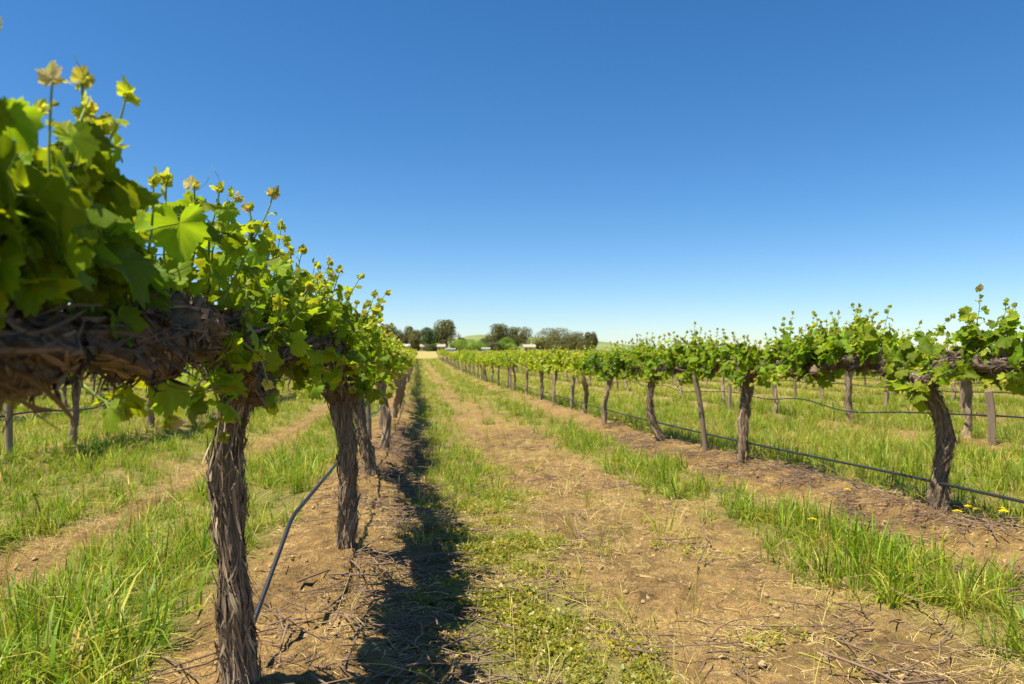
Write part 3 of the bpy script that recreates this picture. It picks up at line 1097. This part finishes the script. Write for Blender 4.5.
# ------------------------------------------------------------------ scattered ground cover
def blade_clump(seed, nb, rad, hmin, hmax, wid, tint0, tvar, segs=4, seed_heads=0, lean=.5):
    r_ = np.random.default_rng(seed)
    mb = MB()
    for b in range(nb):
        az = r_.uniform(0, 2 * PI); rr = rad * math.sqrt(r_.uniform())
        b0 = np.array([rr * math.cos(az), rr * math.sin(az), -.015])
        h = r_.uniform(hmin, hmax); ln = abs(r_.normal(0, lean)) * h
        a2 = az + r_.normal(0, .9)
        dirv = np.array([math.cos(a2), math.sin(a2), 0])
        sd = np.array([-dirv[1], dirv[0], 0]); sd = nrm(sd + np.array([*r_.normal(0, .4, 2), 0]))
        u = np.linspace(0, 1, segs + 1)
        C = b0 + u[:, None] * np.array([0, 0, h]) + (u ** 2)[:, None] * dirv * ln + np.array([0, 0, -1.]) * (u ** 3)[:, None] * ln * .35
        w = wid * r_.uniform(.6, 1.3) * np.array([.75, 1., .85, .55, .06][:segs + 1] if segs == 4 else np.linspace(1, .08, segs + 1)) * .5
        V = np.stack([C - sd * w[:, None], C + sd * w[:, None]], 1).reshape(-1, 3)
        q = np.arange(segs) * 2
        mb.add(V, [np.stack([q, q + 1, q + 3, q + 2], -1)], 0, np.clip(tint0 + r_.normal(0, tvar) + .08 * np.repeat(u, 2), 0, 1), r_.uniform())
    for b in range(seed_heads):
        az = r_.uniform(0, 2 * PI); rr = rad * r_.uniform()
        b0 = np.array([rr * math.cos(az), rr * math.sin(az), 0])
        h = hmax * r_.uniform(1.0, 1.35); t = b0 + np.array([r_.normal(0, .07), r_.normal(0, .07), h])
        sticks(mb, [b0], [t], .0014, .001, 0, .82)
        d = nrm(t - b0)
        Q = t + d * np.linspace(0, .045, 5)[:, None]
        tube(mb, Q, np.array([.001, .0028, .003, .002, .0006]), 5, 0, None, .85, r_.uniform())
    return mb


def clover_clump(seed, n, rad):
    r_ = np.random.default_rng(seed)
    mb = MB()
    oct_ = np.array([(math.cos(a), math.sin(a)) for a in np.linspace(0, 2 * PI, 6, endpoint=False)])
    for b in range(n):
        az = r_.uniform(0, 2 * PI); rr = rad * math.sqrt(r_.uniform())
        h = r_.uniform(.004, .035)
        c = np.array([rr * math.cos(az), rr * math.sin(az), h])
        nn = nrm(np.array([r_.normal(0, .5), r_.normal(0, .5), 1.]))
        x = nrm(np.cross(nn, [0, 1., .1])); y = np.cross(nn, x)
        t = r_.uniform(.2, 1.); s = r_.uniform(.0025, .0060)
        rot = r_.uniform(0, 6)
        for l in range(3):
            a_ = rot + l * 2.1
            o = c + s * .95 * (math.cos(a_) * x + math.sin(a_) * y) + nn * r_.uniform(-.3, .3) * s
            V = o + s * (oct_[:, :1] * x + oct_[:, 1:] * y * r_.uniform(.7, 1.)) + nn * s * .25 * (oct_[:, :1] ** 2)
            mb.add(V, [np.arange(6)[None]], 0, t, r_.uniform())
    return mb


def twig_bundle(seed, n, rad, lmin, lmax, r0, flat=.02):
    r_ = np.random.default_rng(seed)
    mb = MB()
    for k in range(n):
        az = r_.uniform(0, 2 * PI); L = r_.uniform(lmin, lmax)
        c = np.array([r_.normal(0, rad), r_.normal(0, rad), r_.uniform(.003, flat)])
        d = np.array([math.cos(az), math.sin(az), r_.normal(0, .10)])
        b = np.array([-d[1], d[0], 0]) * r_.normal(0, .12) * L
        P = smooth_path([c - d * L / 2, c + b + r_.normal(0, .006, 3), c + d * L / 2 + r_.normal(0, .015, 3) * L], 6)
        P[:, 2] = np.maximum(P[:, 2], .002)
        rr = r0 * r_.uniform(.5, 1.3)
        tube(mb, P, np.linspace(rr, rr * .6, 6), 5, 0)
    return mb


def clod(seed):
    r_ = np.random.default_rng(seed)
    mb = MB()
    P = np.array([[0, 0, z] for z in np.linspace(-.5, .5, 6)])
    R = np.array([.12, .45, .55, .52, .36, .1]) * r_.uniform(.8, 1.2, 6)
    f = r_.uniform(0, 6, 4)
    tube(mb, P, R, 8, 0, lambda a, h: .30 * np.sin(2 * a + f[0] + 4 * h) + .24 * np.sin(3 * a + f[1] - 5 * h) + .12 * np.sin(5 * a + f[2] + 9 * h))
    return mb


def protos(name, mbs, mats):
    c = bpy.data.collections.new(name)
    for q, m in enumerate(mbs):
        o = bpy.data.objects.new(f'{name}_{q:02d}', m.mesh(name, mats))
        c.objects.link(o)
    return c


def scatter(name, P, scale, coll, nvar, label, cat, tilt=.12, seed=0, rotz=None):
    """one stuff object: points carrying copies of small clumps"""
    r_ = np.random.default_rng(seed)
    n = len(P)
    me = bpy.data.meshes.new(name)
    me.vertices.add(n); me.vertices.foreach_set('co', np.asarray(P, np.float32).ravel())
    a = me.attributes.new('scl', 'FLOAT', 'POINT'); a.data.foreach_set('value', np.asarray(scale, np.float32))
    rot = np.stack([r_.normal(0, tilt, n), r_.normal(0, tilt, n), r_.uniform(0, 2 * PI, n) if rotz is None else rotz], -1).astype(np.float32)
    a = me.attributes.new('rot', 'FLOAT_VECTOR', 'POINT'); a.data.foreach_set('vector', rot.ravel())
    a = me.attributes.new('idx', 'INT', 'POINT'); a.data.foreach_set('value', r_.integers(0, nvar, n).astype(np.int32))
    o = obj(name, me)
    ng = bpy.data.node_groups.new(name, 'GeometryNodeTree')
    ng.interface.new_socket('Geometry', in_out='INPUT', socket_type='NodeSocketGeometry')
    ng.interface.new_socket('Geometry', in_out='OUTPUT', socket_type='NodeSocketGeometry')
    gi = ng.nodes.new('NodeGroupInput'); go = ng.nodes.new('NodeGroupOutput')
    ip = ng.nodes.new('GeometryNodeInstanceOnPoints')
    ci = ng.nodes.new('GeometryNodeCollectionInfo')
    ci.inputs['Collection'].default_value = coll
    ci.inputs['Separate Children'].default_value = True; ci.inputs['Reset Children'].default_value = True

    def na(nm, t):
        d = ng.nodes.new('GeometryNodeInputNamedAttribute'); d.data_type = t; d.inputs['Name'].default_value = nm
        return [s for s in d.outputs if s.enabled and s.name == 'Attribute'][0]
    ng.links.new(gi.outputs[0], ip.inputs['Points']); ng.links.new(ci.outputs[0], ip.inputs['Instance'])
    ip.inputs['Pick Instance'].default_value = True
    ng.links.new(na('idx', 'INT'), ip.inputs['Instance Index'])
    ng.links.new(na('rot', 'FLOAT_VECTOR'), ip.inputs['Rotation'])
    ng.links.new(na('scl', 'FLOAT'), ip.inputs['Scale'])
    ng.links.new(ip.outputs[0], go.inputs[0])
    md = o.modifiers.new('scatter', 'NODES'); md.node_group = ng
    return tag(o, label, cat, kind='stuff')


def inview(x, y, ml=1.2, mr=1.2):
    return (x > -.60 * y - ml) & (x < .86 * y + mr)


def samples(n, x0, x1, y0, y1, seed, power=1.):
    r_ = np.random.default_rng(seed)
    y = y0 + (y1 - y0) * r_.uniform(0, 1, n) ** power
    lo = np.maximum(x0, -.60 * y - 1.2); hi = np.minimum(x1, .86 * y + 1.2)
    ok = hi > lo
    x = lo + (hi - lo) * r_.uniform(0, 1, n)
    keep = ok & (r_.uniform(0, 1, n) < (hi - lo) / ((.60 + .86) * y1 + 2.4) * 1.0) if power == 1. else ok
    return x[keep], y[keep], np.random.default_rng(seed + 1)


G_TALL = protos('grass_tuft', [blade_clump(10 + s, 22, .055, .07, .27, .0072, .20 + .08 * (s % 4), .16, lean=.85) for s in range(6)]
                + [blade_clump(25 + s, 12, .05, .08, .24, .0125, .30, .15, lean=1.1) for s in range(2)] + [blade_clump(20 + s, 22, .06, .08, .24, .006, .62, .2, seed_heads=s, lean=.9) for s in range(2)], [M_GRASS])
G_DRY = protos('straw_tuft', [blade_clump(30 + s, 18, .06, .03, .15, .0042, .76, .14, lean=1.5) for s in range(4)]
               + [blade_clump(36, 8, .05, .15, .3, .005, .78, .1, seed_heads=2)], [M_GRASS])
G_CLOVER = protos('clover_tuft', [clover_clump(40 + s, 70, .085) for s in range(5)], [M_CLOVER])
G_FAR = protos('far_tuft', [blade_clump(50 + s, 16, .12, .10, .26, .017, .25 + .08 * s, .14, 3) for s in range(4)]
               + [blade_clump(58 + s, 14, .12, .10, .28, .012, .62, .2, 3, seed_heads=0) for s in range(2)], [M_GRASS])
G_TWIG = protos('twig', [twig_bundle(60 + s, 5, .07, .08, .34, .0030) for s in range(6)], [M_TWIG])
G_CANE = protos('cane', [twig_bundle(70 + s, 1, .02, .35, .8, .0045, .03) for s in range(5)], [M_TWIG])
G_STRAW = protos('straw', [twig_bundle(80 + s, 14, .07, .015, .075, .0010, .010) for s in range(5)], [M_STRAW])
G_CLOD = protos('clod', [clod(90 + s) for s in range(6)], [M_CLOD])


def zpts(x, y, dz=0.):
    return np.stack([x, y, hz(x, y) + dz], -1)


def gather(n, xr, yr, seed):
    """uniform samples over the visible wedge, n per square metre"""
    r_ = np.random.default_rng(seed)
    A = (xr[1] - xr[0]) * (yr[1] - yr[0])
    m = int(n * A)
    x = r_.uniform(*xr, m); y = r_.uniform(*yr, m)
    k = inview(x, y)
    return x[k], y[k], r_


# near and middle grass
xs, ys, sc = [], [], []
for dens, y0, y1, s in ((330, .9, 4.5, 1), (190, 4.5, 10, 2), (80, 10, 18, 3)):
    x, y, r_ = gather(dens, (-10, 16), (y0, y1), 500 + s)
    g, d, h = cover(x, y)
    lim = .75 * (1 - band(x, .0, .75, .05) * (1 - sstep(2.8, 6, y)) * .62)
    keep = r_.uniform(0, 1, len(x)) < np.clip((g - .14) * 1.15, 0, 1) * lim * (.35 + .9 * sstep(.35, .6, fbm(x * 5, y * 4.2, 67)))
    x, y, h = x[keep], y[keep], h[keep]
    xs.append(x); ys.append(y); sc.append(h / .2 * (.35 + 1.1 * r_.uniform(0, 1, len(x)) ** 1.6) * (1 if s < 3 else 1.15))
x = np.concatenate(xs); y = np.concatenate(ys)
scatter('grass', zpts(x, y), np.concatenate(sc), G_TALL, 10, 'bright green grass in strips between vine rows', 'grass', .16, 1)
print('grass', len(x))
xs, ys, sc = [], [], []
for dens, y0, y1, xr, s in ((26, 18, 45, (-20, 32), 1), (7, 45, 113, (-14, 46), 2)):
    x, y, r_ = gather(dens, xr, (y0, y1), 520 + s)
    g, d, h = cover(x, y)
    keep = r_.uniform(0, 1, len(x)) < np.clip((g - .1) * 1.2, 0, 1)
    x, y, h = x[keep], y[keep], h[keep]
    xs.append(x); ys.append(y); sc.append(np.clip(h, .08, .3) / .2 * r_.uniform(.6, 1.25, len(x)) * (1. if s == 1 else 1.5))
x = np.concatenate(xs); y = np.concatenate(ys)
scatter('far_grass', zpts(x, y), np.concatenate(sc), G_FAR, 6, 'sunlit grass farther off beneath the vines', 'grass', .16, 2)
print('far grass', len(x))
x, y, r_ = gather(210, (-6, 14), (1., 14), 540)
g, d, h = cover(x, y)
keep = r_.uniform(0, 1, len(x)) < np.clip(d * 1.0 - .15, 0, 1) * np.clip(.15 + 2.2 * g * (1.15 - g), 0, 1) * .75
x, y, h = x[keep], y[keep], h[keep]
scatter('dry_grass', zpts(x, y), r_.uniform(.35, .95, len(x)), G_DRY, 5, 'dry straw coloured grass along the track edges', 'grass', .3, 3)
x, y, r_ = gather(480, (-.2, 1.9), (1.3, 8), 550)
g, d, h = cover(x, y)
keep = (r_.uniform(0, 1, len(x)) < np.clip((g - .12) * 1.0, 0, 1) * sstep(.36, .58, fbm(x * 5, y * 4, 66))) & (x < 1.5)
x, y = x[keep], y[keep]
scatter('clover', zpts(x, y), r_.uniform(.5, 1.0, len(x)), G_CLOVER, 5, 'low clover creeping along the shaded track edge', 'ground cover', .1, 4)

# prunings, straw, clods
x, y, r_ = gather(150, (-1.2, 4.2), (1.2, 11), 560)
rd = np.abs(rowdist(x))
w = np.exp(-((rowdist(x) - np.where(x < 1, .35, -.2)) / .34) ** 2) * .55 + band(x, .7, 1.9, .15) * .06
w = w * sstep(.30, .62, fbm(x * 2.2, y * 1.6, 77)) * 1.5
keep = (r_.uniform(0, 1, len(x)) < w) & (x > -.75)
x, y = x[keep], y[keep]
scatter('fallen_twigs', zpts(x, y, .004), r_.uniform(.6, 1.3, len(x)), G_TWIG, 6, 'broken vine prunings littering the bare soil', 'twigs', .08, 5)
x, y, r_ = gather(14, (-1., 4.2), (1.2, 10), 570)
w = np.exp(-((rowdist(x) - np.where(x < 1, .3, -.2)) / .4) ** 2) * .8 + band(x, .7, 1.9, .15) * .3
keep = (r_.uniform(0, 1, len(x)) < w * .8) & (x > -.75)
x, y = x[keep], y[keep]
scatter('fallen_canes', zpts(x, y, .006), r_.uniform(.6, 1.2, len(x)), G_CANE, 5, 'long pruned canes lying across the soil', 'canes', .05, 6, rotz=r_.normal(0, .7, len(x)))
x, y, r_ = gather(170, (-3.2, 4.), (1.2, 9), 580)
g, d, h = cover(x, y)
keep = r_.uniform(0, 1, len(x)) < (.10 + np.clip(g * 1.5, 0, .6)) * (1 - g) * 1.1 * sstep(.3, .6, fbm(x * 1.5, y * 1.5, 88))
x, y = x[keep], y[keep]
scatter('straw_litter', zpts(x, y, .003), r_.uniform(.6, 1.4, len(x)), G_STRAW, 5, 'chopped dry straw scattered over the track', 'straw', .05, 7)
x, y, r_ = gather(330, (-3.2, 4.), (1.2, 8), 590)
g, d, h = cover(x, y)
keep = r_.uniform(0, 1, len(x)) < (1 - g) ** 2 * .7
x, y = x[keep], y[keep]
scatter('soil_clods', zpts(x, y, .0), .003 + .024 * r_.uniform(0, 1, len(x)) ** 5, G_CLOD, 6, 'small crumbs of pale dry soil and pebbles', 'soil', .8, 8)

# ------------------------------------------------------------------ yellow flowers
FL = [(846, 499, .05), (968, 520, .06), (975, 519, .07), (992, 519, .06), (812, 533, .10), (609, 427, .10), (614, 425, .12), (623, 424, .10), (619, 428, .11),
      (694, 431, .11), (699, 429, .12), (630, 431, .1), (636, 426, .11), (604, 431, .1), (646, 434, .1), (1003, 527, .08), (958, 527, .08)]
fl_lab = ['yellow flower alone on bare soil near the crooked vine trunk', 'yellow flower left of the pair by the crooked trunk', 'yellow flower in middle of three right of crooked trunk',
          'yellow flower rightmost of three right of crooked trunk', 'small yellow flower in the tall grass by the track']
for q, (px, py, hh) in enumerate(FL):
    p = ground_hit(px, py + hh * 135 / 3.6 * (1 if q < 5 else .35))
    r_ = np.random.default_rng(q)
    b = np.array([p[0], p[1], float(hz(p[0], p[1]))])
    lab = fl_lab[q] if q < 5 else 'small yellow flower among weeds under the row right of track'
    e = empty('wildflower', b, lab, 'flower', 'yellow wildflowers by the right vine row')
    t = np.array([r_.normal(0, .012), r_.normal(0, .012), max(hh, .07)])
    m1 = MB(); tube(m1, smooth_path([np.array([0, 0, -.01]), t * .5 + r_.normal(0, .006, 3), t], 5), .0016, 5, 0); m1.build('stem', [M_STEM], e)
    m2 = MB()
    for ring, (nn, rr, tz) in enumerate(((13, .030, .006), (9, .018, .011))):
        for a_ in np.linspace(0, 2 * PI, nn, endpoint=False):
            a_ += r_.normal(0, .1)
            dx = np.array([math.cos(a_), math.sin(a_), 0]); sx = np.array([-dx[1], dx[0], 0])
            V = np.array([t, t + dx * rr * .6 - sx * .0035 + (0, 0, tz), t + dx * rr + (0, 0, tz * .8), t + dx * rr * .6 + sx * .0035 + (0, 0, tz)])
            m2.add(V, [np.array([[0, 1, 2, 3]])])
    m2.build('flower_head', [M_YELLOW], e)

# ------------------------------------------------------------------ background: trees, farm buildings, hill
def crown_mat(name, c0, c1, c2):
    m = leafy(name, [(0., c0), (.5, c1), (1., c2)], (1.6, 1.5, 1.), .25, False, .55, .25)
    return m


M_GUM = crown_mat('gum_foliage', (.095, .108, .036), (.165, .172, .062), (.25, .235, .095))
M_DARKTREE = crown_mat('dark_foliage', (.040, .062, .012), (.068, .105, .018), (.10, .14, .028))
M_GREENTREE = crown_mat('green_foliage', (.12, .20, .02), (.19, .29, .03), (.26, .35, .05))
M_BROWNTREE = crown_mat('olive_foliage', (.075, .085, .022), (.13, .133, .036), (.20, .182, .055))


def make_tree(name, label, pxc, wpx, top, Z, m, seed, lobes=9, gap=.25, base_y=352., group='trees behind the vineyard', low=.0, flat=.8):
    r_ = np.random.default_rng(seed)
    b = U(pxc, 352, Z); b[2] = float(hz(b[0], b[1]))
    ztop = U(pxc, top, Z)[2]
    H = ztop - b[2]; W = wpx * 1.42 * Z / FPX
    e = empty(name, b, label, 'tree', group)
    crown = MB(); trunk = MB()
    th = H * (low if low > 0 else .12)
    tr = H * .035
    tube(trunk, smooth_path([np.array([0, 0, -.5]), np.array([r_.normal(0, .02) * H, 0, th]), np.array([r_.normal(0, .04) * H, 0, H * .75])], 8), np.linspace(tr, tr * .3, 8), 8, 0)
    cen, rad = [], []
    for k in range(lobes):
        a_ = r_.uniform(0, 2 * PI); q = math.sqrt(r_.uniform()) * .62
        zz = r_.uniform(.0, 1.) if k % 3 else r_.uniform(0., .25)
        wz = math.sin(PI * min(1, .33 + .52 * zz))
        c = np.array([math.cos(a_) * q * W / 2 * wz * 1.15, math.sin(a_) * q * W / 2 * wz, th + (H - th) * (.18 + .64 * zz)])
        rr = np.array([W * .5, W * .5, (H - th) * flat]) * r_.uniform(.34, .5)
        c[2] = min(c[2], H - rr[2] * .95)
        cen.append(c); rad.append(rr)
        P = smooth_path([np.array([0, 0, th * .8 + .1 * H * r_.uniform()]), c * np.array([.5, .5, 1.]) * .9 + np.array([0, 0, th * .1]), c], 6)
        tube(trunk, P, np.linspace(tr * .5, tr * .1, 6), 5, 0)
    # the topmost lobe reaches the height read from the photograph
    c = np.array([r_.normal(0, .08) * W, 0, H - (H - th) * .2]); cen.append(c); rad.append(np.array([W * .2, W * .2, (H - th) * .2]))
    nleaf = 9000
    cen = np.array(cen); rad = np.array(rad)
    vol = rad.prod(1) ** .7
    k = r_.choice(len(cen), nleaf, p=vol / vol.sum())
    v = nrm(r_.normal(0, 1, (nleaf, 3))) * (r_.uniform(.25, 1, (nleaf, 1)) ** .45)
    P = cen[k] + v * rad[k] * (1 + .0 * v)
    cl = fbm(P[:, 0] / (W * .10) + 31, P[:, 2] / (H * .08) + P[:, 1] / (W * .13), seed, 2)
    keep = (cl > gap) & (P[:, 2] > .02 * H)
    P = P[keep]; v = v[keep]; cl = cl[keep]
    n = len(P)
    s = r_.uniform(.5, 1.0, n) * max(.40, H * .038)
    nn = nrm(v + r_.normal(0, .6, (n, 3)))
    d = nrm(np.cross(nn, r_.normal(0, 1, (n, 3)))); x_ = np.cross(nn, d)
    quad = np.array([(-.5, -.3), (.0, -.5), (.5, -.1), (.35, .45), (-.25, .5)])
    V = P[:, None, :] + s[:, None, None] * (quad[None, :, :1] * x_[:, None] + quad[None, :, 1:] * d[:, None])
    F = np.arange(5)[None] + (np.arange(n) * 5)[:, None]
    crown.add(V.reshape(-1, 3), [F], 0, np.repeat(np.clip(r_.uniform(.1, .9, n), 0, 1), 5), np.repeat(r_.uniform(0, 1, n), 5))
    trunk.build('trunk', [M_GUMBARK], e)
    crown.build('crown', [m], e, smooth=False)
    return e


make_tree('gum_tree', 'broad olive gum tree leftmost above the near vine row', 390, 25, 324, 470, M_GUM, 1)
make_tree('gum_tree', 'olive gum tree right beside the leftmost gum behind white shed', 406, 18, 325.5, 475, M_GUM, 2)
make_tree('bushy_tree', 'brownish bushy tree between white shed and dark green tree', 417, 16, 329.5, 460, M_BROWNTREE, 3, gap=.2)
make_tree('dense_tree', 'dark green dense tree left of the tallest gum', 429, 19, 327, 455, M_DARKTREE, 4, gap=.12)
make_tree('gum_tree', 'tallest gum tree with open see-through crown beside the hill', 447, 23, 319.5, 465, M_GUM, 5, lobes=12, gap=.36, low=.2)
make_tree('dark_shrub', 'dark round shrub at the foot of the tallest gum', 459, 12, 338, 440, M_DARKTREE, 6, gap=.1)
make_tree('round_bush', 'bright green rounded bush in front of the grassy hill', 470, 27, 338.5, 430, M_GREENTREE, 7, gap=.1, lobes=12)
make_tree('grey_shrub', 'grey green shrub beside the bright rounded bush', 482, 9, 338, 450, M_GUM, 8, gap=.2)
make_tree('gum_tree', 'tall grey green gum right of the grassy hill top', 497, 20, 323.5, 465, M_GUM, 9, lobes=11, gap=.28)
make_tree('gum_tree', 'spreading gum tree with pale limbs behind green shrubs', 518, 25, 326.5, 470, M_GUM, 10, lobes=12, gap=.34, low=.2)
make_tree('green_tree', 'mid green tree in front of two tall gums', 507, 16, 337, 440, M_GREENTREE, 11, gap=.12)
make_tree('green_bush', 'low light green bush beside the cream farmhouse', 511, 13, 344, 425, M_GREENTREE, 12, gap=.08)
make_tree('olive_tree', 'widest rounded olive brown tree right of cream farmhouse', 551, 37, 327.5, 460, M_BROWNTREE, 13, lobes=16, gap=.15)
make_tree('olive_tree', 'flat topped olive brown tree behind vine shoots', 575, 27, 331, 470, M_BROWNTREE, 14, lobes=12, gap=.15)
make_tree('olive_tree', 'narrow olive tree at right end of the tree line', 590, 12, 331.5, 465, M_BROWNTREE, 15, lobes=8, gap=.18)
make_tree('dark_shrub', 'dark shrub under trees between the two left farm sheds', 432, 14, 344, 435, M_DARKTREE, 16, gap=.1)

for q_, (px_, w_, t_, Z_, m_, l_) in enumerate([
        (397, 14, 340, 435, M_GUM, 'low olive shrub under the two leftmost gums'),
        (437, 10, 343, 440, M_GREENTREE, 'low green shrub left of the cream house under the tallest gum'),
        (492, 13, 342, 436, M_GUM, 'low olive shrub at the foot of the tall grey green gum'),
        (540, 13, 341, 432, M_BROWNTREE, 'low brown shrub right of the long cream farmhouse'),
        (563, 18, 340, 436, M_BROWNTREE, 'low brown shrub between the widest and flat topped olive trees'),
        (584, 15, 341, 436, M_BROWNTREE, 'low brown shrub below the narrow olive tree')]):
    make_tree('low_shrub', l_, px_, w_, t_, Z_, m_, 40 + q_, gap=.1)


def box(mb, x0, x1, y0, y1, z0, z1, mat=0):
    V = np.array([(x, y, z) for z in (z0, z1) for y in (y0, y1) for x in (x0, x1)], float)
    F = np.array([(0, 2, 3, 1), (4, 5, 7, 6), (0, 1, 5, 4), (2, 6, 7, 3), (0, 4, 6, 2), (1, 3, 7, 5)])
    mb.add(V, [F], mat)


def farm(name, label, cat, pxc, Z, w, d, h, roof_h, mw, mr, doors, wins, turn=0.):
    b = U(pxc, 352, Z); b[2] = float(hz(b[0], b[1]))
    e = empty(name, b, label, cat, 'farm buildings beyond the vineyard')
    e.rotation_euler = (0, 0, -YAW * .8 + turn)
    m = MB(); box(m, -w / 2, w / 2, 0, d, -.3, h)
    m.build('wall', [mw], e, smooth=False)
    m = MB()
    o = .45
    t = .14
    V = np.array([(-w / 2 - o, -o, h - .1), (w / 2 + o, -o, h - .1), (w / 2 + o, d / 2, h + roof_h), (-w / 2 - o, d / 2, h + roof_h), (w / 2 + o, d + o, h - .1), (-w / 2 - o, d + o, h - .1)], float)
    V2 = V + np.array([0, 0, t + .05])
    m.add(np.vstack([V, V2]), [np.array([(1, 0, 3, 2), (2, 3, 5, 4), (6, 7, 8, 9), (9, 8, 10, 11), (0, 1, 7, 6), (5, 11, 10, 4), (0, 6, 9, 3), (3, 9, 11, 5), (1, 2, 8, 7), (2, 4, 10, 8)])])
    # gable infill under the ridge
    for xx in (-w / 2 + .02, w / 2 - .02):
        g = np.array([(xx, .02, h), (xx, d - .02, h), (xx, d / 2, h + roof_h - .1)])
        m.add(g, [np.array([[0, 1, 2]])])
    m.build('roof', [mr], e, smooth=False)
    for x in doors:
        m = MB(); box(m, x - .55, x + .55, -.06, .0 - .01, -.2, 2.1); dr = m.build('door', [M_DARKWIN], e, smooth=False)
    for x in wins:
        m = MB(); box(m, x - .7, x + .7, -.05, -.01, 1.0, 2.2); wn = m.build('window', [M_DARKWIN], e, smooth=False)
        m = MB(); box(m, x - .8, x + .8, -.09, -.055, .9, 1.0); m.build('sill', [M_WHITE], wn, smooth=False)


farm('farm_shed', 'white shed seen past end of the near vine row', 'shed', 406, 420, 3.6, 6, 3.2, 1.1, M_WHITE, M_WHITE, [.9], [-.7])
farm('farmhouse', 'small cream house half hidden by dark green tree', 'house', 424, 448, 4.5, 7, 3.2, 1.6, M_CREAM, M_TILE, [], [0.])
farm('farmhouse', 'cream house with pale roof beneath the tallest gum', 'house', 441, 425, 4.2, 8, 3.0, 1.3, M_CREAM, M_TILE, [1.2], [-.9])
farm('farm_shed', 'low pale grey shed left of the bright rounded bush', 'shed', 450.5, 412, 5.0, 4, 1.5, .3, M_GREYWALL, M_GREYWALL, [], [])
farm('farm_shed', 'pale blue grey shed right of the bright rounded bush', 'shed', 486, 415, 4.4, 5, 1.8, .4, M_GREYWALL, M_GREYWALL, [], [])
farm('farmhouse', 'long cream farmhouse with pale roof beside low green bush', 'house', 529.5, 420, 6.6, 8, 2.8, 1.3, M_CREAM, M_TILE, [-2.], [.4, 2.2])

# hill behind the trees
def hill_mat():
    m, nt, out = mat('hill_grass'); N = NT(nt)
    pos = N.n('ShaderNodeTexCoord').outputs['Object']
    f = N.noise(pos, .012, 5, .6); f2 = N.noise(pos, .12, 3)
    col = N.ramp(N.math('ADD', N.math('MULTIPLY', f, .7), N.math('MULTIPLY', f2, .3)), [(.35, (.13, .17, .055)), (.6, (.20, .23, .08))])
    p = N.principled(col, .95, .1)
    nt.links.new(p.outputs[0], out.inputs[0])
    return m


HP = np.array([(250, 352), (330, 347), (390, 342), (420, 340), (457, 337.2), (470, 334.4), (480, 333.6), (492, 334.2), (512, 335.5), (545, 336.5), (597, 340), (620, 342.2), (640, 344.5), (665, 347), (690, 349), (730, 351.5), (800, 354)])
hx = np.linspace(250, 800, 140); hd = np.linspace(0, 1, 36)
HX, HD = np.meshgrid(hx, hd)
Zh = 900 + 900 * HD
prof = np.interp(HX, HP[:, 0], HP[:, 1])
elev = (354 - prof) / FPX
cre = np.sin(PI * np.clip(HD, 0, 1)) ** .9
hh = (1 + elev * 1350 + (fbm(HX * .03, HD * 4, 9) - .5) * 3) * cre - 3
P0 = np.stack([Zh * 0, Zh * 0, hh], -1)
aa = (HX - 512) / FPX
P0[..., 0] = Zh * (aa * cy_ + sy_); P0[..., 1] = Zh * (cy_ - aa * sy_)
hm = MB()
n1, n2 = HX.shape
i, j = np.meshgrid(np.arange(n1 - 1), np.arange(n2 - 1), indexing='ij'); a = i * n2 + j
hm.add(P0, [np.stack([a, a + 1, a + 1 + n2, a + n2], -1).reshape(-1, 4)])
tag(hm.build('hill', [hill_mat()]), 'pale green grassy hill on the horizon', 'hill', kind='structure')

# ------------------------------------------------------------------ light, sky, camera
w = bpy.data.worlds.new('World'); SC.world = w; w.use_nodes = True
nt = w.node_tree; nt.nodes.clear(); N = NT(nt)
sky = nt.nodes.new('ShaderNodeTexSky'); sky.sky_type = 'NISHITA'; sky.sun_disc = False
EL = math.atan2(1.0, math.hypot(.43, .15))
sky.sun_elevation = EL; sky.sun_rotation = math.atan2(-.43, -.15)
sky.air_density = .9; sky.dust_density = .22; sky.ozone_density = 5.0; sky.altitude = 100
bg = nt.nodes.new('ShaderNodeBackground'); bg.inputs['Strength'].default_value = .080
wo = nt.nodes.new('ShaderNodeOutputWorld')
hs = nt.nodes.new('ShaderNodeHueSaturation'); hs.inputs['Saturation'].default_value = 1.25; hs.inputs['Hue'].default_value = .5
nt.links.new(sky.outputs[0], hs.inputs['Color']); nt.links.new(hs.outputs[0], bg.inputs[0]); nt.links.new(bg.outputs[0], wo.inputs[0])

sl = bpy.data.lights.new('sun', 'SUN'); sl.energy = 5.0; sl.angle = math.radians(.53); sl.color = (1., .925, .78)
so = bpy.data.objects.new('sun', sl); COL.objects.link(so)
so.rotation_euler = Vector((.43, .15, -1.)).to_track_quat('-Z', 'Y').to_euler()
so.location = (-10, -5, 30)

cam = bpy.data.cameras.new('camera'); cam.sensor_width = 36; cam.lens = FPX * 36 / 1024
cam.clip_start = .05; cam.clip_end = 12000
cam.dof.use_dof = True; cam.dof.focus_distance = 2.6; cam.dof.aperture_fstop = 5.0
co = bpy.data.objects.new('camera', cam); COL.objects.link(co)
co.location = CAM
dirv = Vector((sy_ * math.cos(PITCH), cy_ * math.cos(PITCH), math.sin(PITCH)))
co.rotation_euler = dirv.to_track_quat('-Z', 'Y').to_euler()
SC.camera = co

vs = SC.view_settings
vs.view_transform = 'Standard'; vs.look = 'None'; vs.exposure = .93; vs.gamma = 1.; vs.use_curve_mapping = False
cy = SC.cycles
cy.max_bounces = 6; cy.diffuse_bounces = 3; cy.glossy_bounces = 2; cy.transmission_bounces = 4; cy.transparent_max_bounces = 4
cy.caustics_reflective = False; cy.caustics_refractive = False
